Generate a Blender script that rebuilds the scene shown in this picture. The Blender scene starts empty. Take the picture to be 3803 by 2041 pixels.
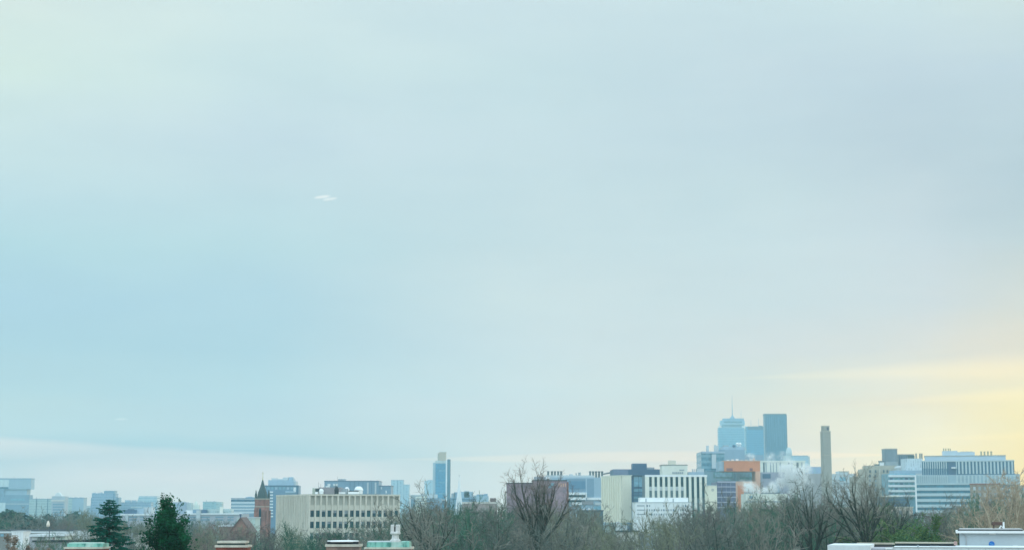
import bpy, math, random
from mathutils import Vector, Matrix

R = math.radians
sc = bpy.context.scene
col = sc.collection

# ------------------------------------------------------------------ camera
FPX = 6031.0                      # focal length in photo pixels (3803 wide, about 35 degrees across)
HC = 20.0                         # eye height: a fifth-floor window
PITCH = R(8.3)
CP, SP = math.cos(PITCH), math.sin(PITCH)
cam_d = bpy.data.cameras.new('camera')
cam = bpy.data.objects.new('camera', cam_d)
col.objects.link(cam)
cam.location = (0, 0, HC)
cam.rotation_euler = (R(90) + PITCH, 0, 0)
cam_d.sensor_width = 36.0
cam_d.lens = 36.0 * FPX / 3803.0
cam_d.clip_start = 0.5
cam_d.clip_end = 20000
sc.camera = cam

# ------------------------------------------------------------------ light
SUN_EL, SUN_AZ = R(9), R(34)      # low, ahead and to the right, behind thin cloud
sd = bpy.data.lights.new('sun', 'SUN')
sd.energy = 0.8
sd.angle = R(14)
sd.color = (1.0, 0.84, 0.62)
sun = bpy.data.objects.new('sun', sd)
col.objects.link(sun)
to_sun = Vector((math.sin(SUN_AZ) * math.cos(SUN_EL), math.cos(SUN_AZ) * math.cos(SUN_EL), math.sin(SUN_EL)))
sun.rotation_euler = to_sun.to_track_quat('Z', 'Y').to_euler()
sun.location = (300, 400, 200)

vs = sc.view_settings
sc.display_settings.display_device = 'sRGB'
vs.view_transform = 'Standard'
vs.look = 'None'
vs.exposure = 0.0
vs.gamma = 1.0
vs.use_curve_mapping = False
sc.cycles.use_denoising = True
sc.cycles.max_bounces = 6
sc.cycles.diffuse_bounces = 2
sc.cycles.glossy_bounces = 2
sc.cycles.transparent_max_bounces = 8
sc.cycles.volume_bounces = 3
sc.cycles.sample_clamp_indirect = 4.0


def lin(c):
    def f(v):
        v /= 255.0
        return v / 12.92 if v <= 0.04045 else ((v + 0.055) / 1.055) ** 2.4
    return tuple(f(v) for v in c)


class NT:
    """short-hand for building node trees"""
    def __init__(s, nt):
        s.nt = nt
        nt.nodes.clear()

    def n(s, typ, **kw):
        x = s.nt.nodes.new(typ)
        for k, v in kw.items():
            setattr(x, k, v)
        return x

    def link(s, a, b):
        s.nt.links.new(a, b)

    def put(s, sock, v):
        if isinstance(v, bpy.types.NodeSocket):
            s.link(v, sock)
        else:
            sock.default_value = v

    def m(s, op, a, b=0.0, c=0.0, clamp=False):
        x = s.n('ShaderNodeMath', operation=op)
        x.use_clamp = clamp
        for i, v in enumerate((a, b, c)):
            s.put(x.inputs[i], v)
        return x.outputs[0]

    def mr(s, v, a, b, c=0.0, d=1.0, smooth=True):
        x = s.n('ShaderNodeMapRange')
        x.interpolation_type = 'SMOOTHSTEP' if smooth else 'LINEAR'
        x.clamp = True
        for i, q in enumerate((v, a, b, c, d)):
            s.put(x.inputs[i], q)
        return x.outputs[0]

    def mix(s, f, a, b, blend='MIX'):
        x = s.n('ShaderNodeMix', data_type='RGBA', blend_type=blend)
        s.put(x.inputs[0], f)
        for sock, v in ((x.inputs[6], a), (x.inputs[7], b)):
            if isinstance(v, tuple) and len(v) == 3:
                v = v + (1.0,)
            s.put(sock, v)
        return x.outputs[2]

    def noise(s, vec, scale, detail=3.0, rough=0.5):
        x = s.n('ShaderNodeTexNoise')
        s.put(x.inputs['Vector'], vec)
        x.inputs['Scale'].default_value = scale
        x.inputs['Detail'].default_value = detail
        x.inputs['Roughness'].default_value = rough
        return x.outputs['Fac']

    def mapping(s, vec, scale=(1, 1, 1), loc=(0, 0, 0)):
        x = s.n('ShaderNodeMapping')
        s.put(x.inputs['Vector'], vec)
        x.inputs['Scale'].default_value = scale
        x.inputs['Location'].default_value = loc
        return x.outputs[0]


def ray(px, py):
    """direction through a photo pixel, scaled to one metre of forward distance: (x, z)"""
    u, v = (px - 1901.5) / FPX, (1020.5 - py) / FPX
    k = CP - v * SP
    return u / k, (SP + v * CP) / k


def az_el(px, py):
    x, z = ray(px, py)
    return math.atan(x), math.atan(z / math.sqrt(1 + x * x))


# ------------------------------------------------------------------ sky
HAZE_FAR, HAZE_TOP = 3250.0, 262.0
HAZE_DENS = 0.0002


def build_world():
    w = bpy.data.worlds.new('World')
    sc.world = w
    w.use_nodes = True
    t = NT(w.node_tree)
    tc = t.n('ShaderNodeTexCoord').outputs['Generated']
    sep = t.n('ShaderNodeSeparateXYZ')
    t.link(tc, sep.inputs[0])
    X, Y, Z = sep.outputs
    az0 = t.m('ARCTAN2', X, Y)
    el0 = t.m('ARCSINE', Z)
    # soft wind-drawn unevenness of the cloud deck
    wv = t.mapping(tc, (3.0, 3.0, 16.0))
    n1 = t.m('SUBTRACT', t.noise(wv, 1.7, 5, 0.55), 0.5)
    n2 = t.m('SUBTRACT', t.noise(t.mapping(tc, (5, 5, 13), (7, 3, 1)), 1.1, 4, 0.5), 0.5)
    el = t.m('ADD', el0, t.m('MULTIPLY', n1, 0.030))
    az = t.m('ADD', az0, t.m('MULTIPLY', n2, 0.10))
    rows, cols = SKY_ROWS, SKY
    EM = 0.36
    prev, prev_a = None, None
    for x in sorted(cols):
        a_c = sum(az_el(x, y)[0] for y in rows) / len(rows)
        r = t.n('ShaderNodeValToRGB')
        r.color_ramp.interpolation = 'LINEAR'
        el_r = r.color_ramp.elements
        stops = sorted((max(0.0, az_el(x, y)[1]) / EM, c, y) for y, c in zip(rows, cols[x]))
        while len(el_r) > 1:
            el_r.remove(el_r[-1])
        for i, (p, c, y) in enumerate(stops):
            e = el_r[0] if i == 0 else el_r.new(p)
            e.position = p
            e.color = tuple(c) + (1.0,)
        t.put(r.inputs[0], t.m('DIVIDE', el, EM))
        if prev is None:
            prev = r.outputs[0]
        else:
            f = t.mr(az, prev_a, a_c, smooth=False)
            prev = t.mix(f, prev, r.outputs[0])
        prev_a = a_c
    c = prev

    # horizontal cloud bars: (x0, y0, x1, y1, half thickness px, colour, strength, end softness)
    def bar(x0, y0, x1, y1, h, colour, k, soft, base, hard=0.35):
        a0, e0 = az_el(x0, y0)
        a1, e1 = az_el(x1, y1)
        f = t.mr(az0, a0, a1, smooth=False)
        ec = t.m('ADD', t.m('MULTIPLY', t.mr(az0, a0, a1, e0, e1, False), 1.0), t.m('MULTIPLY', n1, 0.004))
        d = t.m('ABSOLUTE', t.m('SUBTRACT', el0, ec))
        hh = h / FPX
        th = t.m('MULTIPLY', t.mr(az0, a0, a0 + soft), hh)
        th = t.m('MULTIPLY', th, t.mr(az0, a1 + soft * 0.6, a1 - soft * 0.2))
        q = t.m('DIVIDE', d, t.m('MAXIMUM', th, 1e-5))
        mk = t.m('MULTIPLY', t.mr(q, 1.0, hard), k)
        mk = t.m('MULTIPLY', mk, t.mr(az0, a0 - 0.01, a0 + soft * 0.6))
        mk = t.m('MULTIPLY', mk, t.mr(t.noise(t.mapping(tc, (3, 3, 26), (x0 * 0.01, 2, 6)), 1.6, 4, 0.55), 0.3, 0.62, 0.45, 1.2))
        return t.mix(mk, base, colour, 'ADD')
    # pale cloud sheet low on the left, with a crisp upper edge sloping down to the right
    a0, e0 = az_el(0, 1618)
    a1, e1 = az_el(1280, 1700)
    edge = t.m('ADD', t.mr(az0, a0, a1, e0, e1, False), t.m('MULTIPLY', n1, 0.005))
    mk = t.mr(t.m('SUBTRACT', edge, el0), -0.0012, 0.0035)
    mk = t.m('MULTIPLY', mk, t.mr(t.m('SUBTRACT', edge, el0), 0.03, 0.004, 0.35, 1.0))
    mk = t.m('MULTIPLY', mk, t.mr(az0, -0.02, -0.14))
    c = t.mix(mk, c, (0.30, 0.115, 0.06), 'ADD')
    c = bar(1270, 1706, 2900, 1690, 27, (0.17, 0.065, -0.01), 1.0, 0.16, c)
    c = bar(2450, 1412, 4100, 1345, 88, (0.20, 0.12, -0.02), 0.7, 0.28, c, 0.0)
    c = bar(2850, 1520, 4100, 1440, 78, (0.17, 0.10, -0.04), 0.7, 0.28, c, 0.0)
    c = bar(3050, 1640, 4100, 1600, 50, (0.14, 0.08, -0.05), 0.7, 0.25, c, 0.0)
    c = bar(3000, 1452, 4100, 1415, 24, (-0.16, -0.09, 0.02), 0.7, 0.25, c, 0.0)
    c = bar(3200, 1560, 4100, 1520, 26, (-0.10, -0.06, 0.02), 0.7, 0.25, c, 0.0)

    # small bright streaks: lamp reflections in the window pane, painted into the sky
    def pane_glint(x, y, half, hh, slope, k, base):
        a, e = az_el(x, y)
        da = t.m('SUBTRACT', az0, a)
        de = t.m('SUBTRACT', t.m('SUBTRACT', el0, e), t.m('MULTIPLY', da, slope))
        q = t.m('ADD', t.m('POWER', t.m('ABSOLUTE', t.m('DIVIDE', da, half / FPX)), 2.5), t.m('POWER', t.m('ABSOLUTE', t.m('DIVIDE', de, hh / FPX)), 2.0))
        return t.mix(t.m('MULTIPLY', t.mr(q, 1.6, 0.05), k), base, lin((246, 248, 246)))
    c = pane_glint(1197, 731, 30, 5.5, 0.14, 0.85, c)
    c = pane_glint(1225, 739, 27, 5.0, 0.16, 0.7, c)
    c = pane_glint(449, 1555, 22, 3.5, 0.02, 0.6, c)
    c = pane_glint(1300, 1601, 20, 3.0, 0.18, 0.3, c)
    # gentle mottling of the deck
    c = t.mix(1.0, c, t.mix(t.mr(t.noise(t.mapping(tc, (4, 4, 12), (2, 9, 4)), 2.2, 6, 0.55), 0.3, 0.7), (0.968, 0.978, 0.986), (1.028, 1.02, 1.012)), 'MULTIPLY')
    fine = t.noise(t.mapping(tc, (6, 6, 60), (1, 5, 2)), 2.0, 5, 0.6)
    c = t.mix(1.0, c, t.mix(t.mr(fine, 0.3, 0.7), (0.994, 0.995, 0.996), (1.006, 1.005, 1.004)), 'MULTIPLY')
    # unseen sky overhead and behind, made brighter to light the facades
    c = t.mix(t.mr(el0, 0.34, 0.95), c, OVER)
    c = t.mix(t.m('MULTIPLY', t.mr(Y, 0.25, -0.35), t.mr(el0, -0.05, 0.2)), c, BACK)
    sky = t.n('ShaderNodeTexSky')
    sky.sky_type = 'NISHITA'
    sky.sun_disc = False
    sky.sun_elevation = SUN_EL
    sky.sun_rotation = SUN_AZ
    sky.air_density = 1.0
    sky.dust_density = 2.0
    bg1 = t.n('ShaderNodeBackground')
    t.link(sky.outputs[0], bg1.inputs[0])
    bg1.inputs[1].default_value = 0.1
    bg2 = t.n('ShaderNodeBackground')
    t.link(c, bg2.inputs[0])
    bg2.inputs[1].default_value = 1.0
    mx = t.n('ShaderNodeMixShader')
    # the deck is nearly closed: only a little of the clear sky above it comes through
    mx.inputs[0].default_value = 0.96
    t.link(bg1.outputs[0], mx.inputs[1])
    t.link(bg2.outputs[0], mx.inputs[2])
    out = t.n('ShaderNodeOutputWorld')
    t.link(mx.outputs[0], out.inputs[0])


OVER, BACK = (1.45, 1.88, 2.15), (1.45, 1.85, 2.12)
SKY_ROWS = [0, 250, 500, 700, 900, 1100, 1300, 1400, 1500, 1600, 1700, 1800, 1890]
SKY = {
    0: [(0.740, 0.838, 0.782), (0.714, 0.848, 0.771), (0.662, 0.798, 0.790), (0.586, 0.748, 0.788), (0.510, 0.714, 0.763), (0.470, 0.660, 0.765), (0.496, 0.668, 0.745), (0.535, 0.673, 0.725), (0.611, 0.714, 0.727), (0.639, 0.758, 0.781), (0.424, 0.649, 0.721), (0.727, 0.799, 0.809), (0.734, 0.807, 0.787)],
    950: [(0.683, 0.809, 0.802), (0.655, 0.789, 0.798), (0.622, 0.740, 0.794), (0.577, 0.716, 0.765), (0.549, 0.725, 0.767), (0.500, 0.671, 0.758), (0.496, 0.656, 0.742), (0.546, 0.686, 0.750), (0.593, 0.699, 0.765), (0.636, 0.733, 0.779), (0.452, 0.653, 0.740), (0.705, 0.758, 0.791), (0.823, 0.851, 0.828)],
    1900: [(0.637, 0.759, 0.795), (0.607, 0.740, 0.770), (0.601, 0.721, 0.765), (0.610, 0.724, 0.760), (0.625, 0.725, 0.751), (0.678, 0.747, 0.756), (0.708, 0.749, 0.767), (0.757, 0.763, 0.762), (0.774, 0.758, 0.763), (0.773, 0.761, 0.764), (0.817, 0.812, 0.782), (0.915, 0.886, 0.849), (0.962, 0.920, 0.857)],
    2850: [(0.622, 0.747, 0.780), (0.582, 0.689, 0.749), (0.554, 0.662, 0.725), (0.575, 0.677, 0.718), (0.625, 0.707, 0.741), (0.656, 0.690, 0.713), (0.773, 0.704, 0.683), (0.844, 0.743, 0.648), (0.906, 0.747, 0.608), (0.965, 0.786, 0.646), (1.022, 0.822, 0.681), (1.149, 0.882, 0.708), (1.173, 0.896, 0.688)],
    3400: [(0.619, 0.744, 0.774), (0.534, 0.641, 0.717), (0.500, 0.593, 0.669), (0.542, 0.618, 0.679), (0.580, 0.636, 0.693), (0.670, 0.656, 0.680), (0.825, 0.688, 0.611), (1.040, 0.793, 0.569), (1.085, 0.768, 0.482), (1.212, 0.906, 0.521), (1.287, 0.960, 0.503), (1.367, 0.936, 0.381), (1.434, 0.965, 0.382)],
    3803: [(0.616, 0.725, 0.730), (0.516, 0.627, 0.707), (0.465, 0.571, 0.644), (0.432, 0.528, 0.609), (0.513, 0.577, 0.621), (0.671, 0.614, 0.568), (0.896, 0.666, 0.484), (1.197, 0.794, 0.327), (1.336, 0.862, 0.207), (1.307, 0.847, 0.206), (1.343, 0.848, 0.168), (1.377, 0.854, 0.152), (1.436, 0.859, 0.127)],
}

build_world()


# ------------------------------------------------------------------ materials
MATS = {}


def mat(name, rgb, rough=0.7, var=0.12, scale=0.25, metal=0.0, streak=True, spec=0.35, bands=None, ribs=None):
    """painted / mineral surface with uneven weathering.
    bands=(floor height, window share, window colour, offset): rows of glazing; ribs=(pitch, share, colour): vertical strips"""
    if name in MATS:
        return MATS[name]
    m = bpy.data.materials.new(name)
    m.use_nodes = True
    t = NT(m.node_tree)
    tc = t.n('ShaderNodeTexCoord').outputs['Object']
    n = t.noise(t.mapping(tc, (1, 1, 0.35 if streak else 1)), scale, 4, 0.6)
    n_f = t.noise(tc, scale * 9, 2, 0.5)
    k = t.m('ADD', t.m('MULTIPLY', n, 0.7), t.m('MULTIPLY', n_f, 0.3))
    dark = tuple(max(0, v * (1 - var)) for v in rgb)
    lite = tuple(min(0.9, v * (1 + var)) for v in rgb)
    c = t.mix(t.mr(k, 0.32, 0.68), dark, lite)
    rsock = rough
    if bands or ribs:
        sep = t.n('ShaderNodeSeparateXYZ')
        t.link(tc, sep.inputs[0])
        g = 0.0
        if bands:
            z = t.m('FRACT', t.m('ADD', t.m('DIVIDE', sep.outputs[2], bands[0]), bands[3]))
            g = t.m('LESS_THAN', z, bands[1])
            # single panes differ a little
            if len(bands) > 4:
                h = t.m('FRACT', t.m('DIVIDE', t.m('ADD', sep.outputs[0], t.m('MULTIPLY', sep.outputs[1], 0.7)), bands[4]))
                g = t.m('MULTIPLY', g, t.m('LESS_THAN', h, bands[5]))
            gc = bands[2]
        else:
            z = t.m('FRACT', t.m('DIVIDE', t.m('ADD', sep.outputs[0], t.m('MULTIPLY', sep.outputs[1], 0.7)), ribs[0]))
            g = t.m('LESS_THAN', z, ribs[1])
            gc = ribs[2]
        pv = t.noise(tc, 0.45, 3, 0.7)
        gcol = t.mix(t.mr(pv, 0.35, 0.65), tuple(v * 0.7 for v in gc), tuple(v * 1.35 for v in gc))
        c = t.mix(g, c, gcol)
        rsock = t.m('SUBTRACT', rough, t.m('MULTIPLY', g, rough * 0.55))
    b = t.n('ShaderNodeBsdfPrincipled')
    t.link(c, b.inputs['Base Color'])
    t.put(b.inputs['Roughness'], rsock)
    b.inputs['Metallic'].default_value = metal
    b.inputs['Specular IOR Level'].default_value = spec
    o = t.n('ShaderNodeOutputMaterial')
    t.link(b.outputs[0], o.inputs[0])
    MATS[name] = m
    return m


def glass(name, rgb, rough=0.12, var=0.45, scale=0.5):
    return mat(name, rgb, rough, var, scale, 0.0, False, 0.6)


def brick_mat(name, c1, c2, mortar, scale=1.0):
    m = bpy.data.materials.new(name)
    m.use_nodes = True
    t = NT(m.node_tree)
    tc = t.n('ShaderNodeTexCoord').outputs['Object']
    sep = t.n('ShaderNodeSeparateXYZ')
    t.link(tc, sep.inputs[0])
    cb = t.n('ShaderNodeCombineXYZ')
    t.link(t.m('ADD', sep.outputs[0], sep.outputs[1]), cb.inputs[0])
    t.link(sep.outputs[2], cb.inputs[1])
    br = t.n('ShaderNodeTexBrick')
    t.link(cb.outputs[0], br.inputs['Vector'])
    br.inputs['Color1'].default_value = c1 + (1,)
    br.inputs['Color2'].default_value = c2 + (1,)
    br.inputs['Mortar'].default_value = mortar + (1,)
    br.inputs['Scale'].default_value = 1.0
    br.inputs['Brick Width'].default_value = 0.22 * scale
    br.inputs['Row Height'].default_value = 0.075 * scale
    br.inputs['Mortar Size'].default_value = 0.008 * scale
    n = t.noise(tc, 0.8 / scale, 4, 0.6)
    c = t.mix(1.0, br.outputs['Color'], t.mix(t.mr(n, 0.3, 0.7), (0.7, 0.72, 0.72), (1.25, 1.2, 1.15)), 'MULTIPLY')
    b = t.n('ShaderNodeBsdfPrincipled')
    t.link(c, b.inputs['Base Color'])
    b.inputs['Roughness'].default_value = 0.85
    b.inputs['Specular IOR Level'].default_value = 0.25
    o = t.n('ShaderNodeOutputMaterial')
    t.link(b.outputs[0], o.inputs[0])
    MATS[name] = m
    return m


def copper_mat(name):
    m = bpy.data.materials.new(name)
    m.use_nodes = True
    t = NT(m.node_tree)
    tc = t.n('ShaderNodeTexCoord').outputs['Object']
    n = t.noise(t.mapping(tc, (1, 1, 0.4)), 3.0, 5, 0.65)
    c = t.mix(t.mr(n, 0.35, 0.6), (0.02, 0.17, 0.14), (0.20, 0.48, 0.40))
    n2 = t.noise(tc, 1.1, 3, 0.5)
    c = t.mix(t.m('MULTIPLY', t.mr(n2, 0.5, 0.66), 0.7), c, (0.42, 0.58, 0.52))
    b = t.n('ShaderNodeBsdfPrincipled')
    t.link(c, b.inputs['Base Color'])
    b.inputs['Roughness'].default_value = 0.55
    o = t.n('ShaderNodeOutputMaterial')
    t.link(b.outputs[0], o.inputs[0])
    MATS[name] = m
    return m


# ------------------------------------------------------------------ mesh helpers
class MB:
    def __init__(s):
        s.v, s.f = [], []

    def add(s, vs_, fs_):
        k = len(s.v)
        s.v += [tuple(p) for p in vs_]
        s.f += [tuple(i + k for i in f) for f in fs_]

    def prism(s, pts, z0, z1, z1_pts=None):
        """vertical prism over a counter-clockwise outline; z1_pts gives another outline for the top"""
        n = len(pts)
        top = z1_pts or pts
        s.add([(p[0], p[1], z0) for p in pts] + [(p[0], p[1], z1) for p in top],
              [tuple(range(n - 1, -1, -1)), tuple(range(n, 2 * n))] + [(i, (i + 1) % n, n + (i + 1) % n, n + i) for i in range(n)])

    def box(s, x0, x1, y0, y1, z0, z1):
        s.prism([(x0, y0), (x1, y0), (x1, y1), (x0, y1)], z0, z1)

    def tube(s, pts, rad, n=6, cap=True):
        rings = []
        k0 = len(s.v)
        up = None
        for i, p in enumerate(pts):
            p = Vector(p)
            d = (Vector(pts[min(i + 1, len(pts) - 1)]) - Vector(pts[max(i - 1, 0)]))
            if d.length < 1e-9:
                d = Vector((0, 0, 1))
            d.normalize()
            if up is None:
                up = d.orthogonal().normalized()
            else:
                up = (up - d * up.dot(d))
                up = up.normalized() if up.length > 1e-6 else d.orthogonal().normalized()
            w = d.cross(up)
            for j in range(n):
                a = 2 * math.pi * j / n
                q = p + (up * math.cos(a) + w * math.sin(a)) * rad[i]
                s.v.append((q.x, q.y, q.z))
        for i in range(len(pts) - 1):
            for j in range(n):
                a, b = k0 + i * n + j, k0 + i * n + (j + 1) % n
                s.f.append((a, b, b + n, a + n))
        if cap:
            s.f.append(tuple(k0 + j for j in range(n - 1, -1, -1)))
            e = k0 + (len(pts) - 1) * n
            s.f.append(tuple(e + j for j in range(n)))

    def lathe(s, c, prof, n=20):
        """profile (radius, z) turned about a vertical axis through c"""
        k0 = len(s.v)
        for r, z in prof:
            for j in range(n):
                a = 2 * math.pi * j / n
                s.v.append((c[0] + r * math.cos(a), c[1] + r * math.sin(a), c[2] + z))
        for i in range(len(prof) - 1):
            for j in range(n):
                a, b = k0 + i * n + j, k0 + i * n + (j + 1) % n
                s.f.append((a, b, b + n, a + n))
        s.f.append(tuple(k0 + j for j in range(n - 1, -1, -1)))
        e = k0 + (len(prof) - 1) * n
        s.f.append(tuple(e + j for j in range(n)))

    def build(s, name, m, parent=None, off=(0, 0, 0), smooth=False):
        me = bpy.data.meshes.new(name)
        me.from_pydata([(v[0] - off[0], v[1] - off[1], v[2] - off[2]) for v in s.v], [], s.f)
        me.materials.append(m)
        if smooth:
            me.polygons.foreach_set('use_smooth', [True] * len(me.polygons))
        me.update()
        o = bpy.data.objects.new(name, me)
        col.objects.link(o)
        if parent:
            o.parent = parent
        return o


def tag(o, label=None, cat=None, group=None, kind=None):
    if label:
        o['label'] = label
    if cat:
        o['category'] = cat
    if group:
        o['group'] = group
    if kind:
        o['kind'] = kind
    return o


def pt(px, py, D):
    x, z = ray(px, py)
    return Vector((x * D, D, HC + z * D))


class Face:
    """a vertical facade plane: origin, direction along it (left to right as seen), outward normal"""
    def __init__(s, o, d):
        s.o = Vector((o[0], o[1]))
        s.d = Vector((d[0], d[1])).normalized()
        s.n = Vector((s.d.y, -s.d.x))

    def sz(s, px, py):
        x, z = ray(px, py)
        # ray (x*D, D) meets o + t d
        den = x * s.n.x + 1.0 * s.n.y
        D = (s.o.dot(s.n)) / den
        p = Vector((x * D, D))
        return (p - s.o).dot(s.d), HC + z * D

    def at(s, t, out=0.0):
        p = s.o + s.d * t + s.n * out
        return (p.x, p.y)


class Bd:
    """one building: an Empty at its base with its parts"""
    def __init__(s, name, label, cat, px, D, group=None, base=0.0):
        x, _ = ray(px, 1900)
        s.loc = Vector((x * D, D, base))
        s.t = bpy.data.objects.new(name, None)
        s.t.location = s.loc
        s.t.empty_display_size = 2
        col.objects.link(s.t)
        tag(s.t, label, cat, group)

    def out(s, mb, name, m, parent=None, smooth=False):
        return mb.build(name, m, parent or s.t, s.loc, smooth)

    def block(s, name, xl, xr, yt, yb, D, depth, m, yaw=0.0, back=0.0, parent=None, sub=0.06):
        """box whose front spans photo columns xl..xr at distance D (left edge), rotated by yaw degrees"""
        if D > 1300:
            depth = min(depth, 16)     # slim slabs: the far blocks show next to nothing of their sides
        yr = (yt + min(yb if yb else 1900, 1900)) / 2
        xa, _ = ray(xl, yr)
        o = Vector((xa * D, D))
        d = Vector((math.cos(R(yaw)), math.sin(R(yaw))))
        f = Face(o, d)
        L, _ = f.sz(xr, yr)
        zt = HC + ray((xl + xr) / 2, yt)[1] * D
        zb = (HC + ray((xl + xr) / 2, yb)[1] * D - sub) if yb else -0.3
        b = -f.n
        P = [f.o, f.o + d * L, f.o + d * L + b * depth, f.o + b * depth]
        mb = MB()
        mb.prism([(p.x, p.y) for p in P], zb, zt)
        f.obj = s.out(mb, name, m, parent)
        f.zt, f.zb, f.L, f.depth = zt, zb, L, depth
        f.left = Face(P[3], P[0] - P[3])       # side running back from the left edge
        f.right = Face(P[1], P[2] - P[1])
        return f

    def band(s, name, f, xl, xr, yt, yb, m, out=0.06, parent=None, inn=0.05):
        """slab on a facade, given in photo pixels"""
        ym = (yt + yb) / 2
        xm = (xl + xr) / 2
        s0, _ = f.sz(xl, ym)
        s1, _ = f.sz(xr, ym)
        _, z1 = f.sz(xm, yt)
        _, z0 = f.sz(xm, yb)
        return s.slab(name, f, s0, s1, z0, z1, m, out, parent, inn)

    def slab(s, name, f, s0, s1, z0, z1, m, out=0.06, parent=None, inn=0.05):
        mb = MB()
        mb.prism([f.at(s0, out), f.at(s1, out), f.at(s1, -inn), f.at(s0, -inn)], z0, z1)
        return s.out(mb, name, m, parent)

    def pole(s, name, px, yt, yb, D, r, m, n=8, r2=None, parent=None):
        a, b = pt(px, yb, D), pt(px, yt, D)
        mb = MB()
        mb.tube([(a.x, a.y, a.z - 0.05), (a.x, a.y, b.z)], [r, r2 if r2 else r], n)
        return s.out(mb, name, m, parent)

    def stack(s, name, px, yt, yb, D, r, m, cap=True):
        a, b = pt(px, yb, D), pt(px, yt, D)
        h = b.z - a.z
        mb = MB()
        mb.lathe((a.x, a.y, a.z), [(r, -0.05), (r * 0.9, h * 0.55), (r * 0.9, h * 0.8), (r * 1.2, h * 0.84), (r * 1.2, h * 0.95), (r * 0.95, h)], 10)
        return s.out(mb, name, m)

    def coping(s, f, m, h=0.5, out=0.25, name='parapet'):
        mb = MB()
        b = out
        z = f.zt
        # a rim round the roof: four butted bars
        L, Dp = f.L, f.depth
        def P(t, q):
            p = f.o + f.d * t - f.n * q
            return (p.x, p.y)
        w = max(0.4, b)
        for (t0, t1, q0, q1) in ((-b, L + b, -b, w), (-b, L + b, Dp - w, Dp + b), (-b, w, w, Dp - w), (L - w, L + b, w, Dp - w)):
            mb.prism([P(t0, q0), P(t1, q0), P(t1, q1), P(t0, q1)], z - 0.04, z + h)
        return s.out(mb, name, m)


# ------------------------------------------------------------------ ground and shared materials
mb = MB()
mb.add([(-1700, -40, 0), (1700, -40, 0), (1700, 3240, 0), (-1700, 3240, 0)], [(0, 1, 2, 3)])
tag(mb.build('ground', mat('ground_cover', (0.075, 0.085, 0.06), 0.95, 0.35, 0.03)), kind='structure')

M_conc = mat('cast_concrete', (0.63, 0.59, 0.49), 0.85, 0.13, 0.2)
M_conc_d = mat('shaded_recess_concrete', (0.44, 0.43, 0.36), 0.85, 0.08, 0.15)  # darker copy of the concrete: recess shade put into the colour
M_cream = mat('cream_panel', (0.80, 0.76, 0.60), 0.8, 0.06, 0.1)
M_cream_w = mat('cream_white_panel', (0.72, 0.72, 0.62), 0.8, 0.05, 0.1)
M_white = mat('white_paint', (0.78, 0.80, 0.79), 0.6, 0.05, 0.3)
M_white_r = mat('white_roof_sheet', (0.62, 0.66, 0.66), 0.7, 0.07, 0.6)
M_win = mat('tinted_window', (0.006, 0.045, 0.065), 0.2, 0.4, 0.5, 0.0, False, 0.12)
M_win_b = glass('blue_window', (0.03, 0.11, 0.19))
M_win_p = glass('pale_blue_glazing', (0.20, 0.38, 0.47), 0.2, 0.25)
M_win_g = glass('teal_glazing', (0.10, 0.27, 0.29), 0.2, 0.35)
M_blue = mat('blue_grey_cladding', (0.19, 0.29, 0.38), 0.5, 0.08, 0.1)
M_blue_l = mat('light_blue_cladding', (0.33, 0.44, 0.52), 0.5, 0.07, 0.1)
M_blue_d = mat('slate_blue_cladding', (0.055, 0.11, 0.19), 0.5, 0.1, 0.1)
M_grey = mat('grey_cladding', (0.30, 0.34, 0.36), 0.6, 0.1, 0.15)
M_grey_d = mat('dark_grey_metal', (0.09, 0.11, 0.12), 0.55, 0.2, 0.4)
M_grey_l = mat('pale_grey_panel', (0.50, 0.54, 0.55), 0.6, 0.07, 0.15)
M_mauve = brick_mat('mauve_brick', (0.25, 0.165, 0.20), (0.31, 0.205, 0.24), (0.37, 0.31, 0.34), 3.0)
M_red = brick_mat('red_brown_brick', (0.23, 0.080, 0.060), (0.31, 0.115, 0.085), (0.30, 0.22, 0.19), 2.0)
M_redn = brick_mat('dark_red_brick', (0.16, 0.030, 0.022), (0.23, 0.045, 0.032), (0.24, 0.15, 0.13), 1.0)
M_brown = brick_mat('brown_brick', (0.19, 0.13, 0.11), (0.26, 0.18, 0.15), (0.30, 0.25, 0.22), 1.0)
M_orange = mat('orange_terracotta', (0.60, 0.22, 0.10), 0.75, 0.08, 0.15)
M_orange_l = mat('pale_terracotta', (0.62, 0.36, 0.25), 0.75, 0.08, 0.15)
M_slate = mat('slate_roof', (0.055, 0.085, 0.085), 0.8, 0.25, 0.5)
M_stone = mat('tan_stone', (0.44, 0.40, 0.32), 0.85, 0.12, 0.12)
M_chim = mat('stack_concrete', (0.36, 0.34, 0.29), 0.85, 0.09, 0.06)
M_black = mat('black_roof_edge', (0.012, 0.018, 0.022), 0.5, 0.3, 0.8)
M_metal = mat('galvanised_metal', (0.45, 0.47, 0.48), 0.35, 0.1, 0.8, 0.6)
M_ledge = mat('stone_ledge', (0.52, 0.50, 0.42), 0.85, 0.2, 1.5)
M_copper = copper_mat('verdigris_copper')

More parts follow.
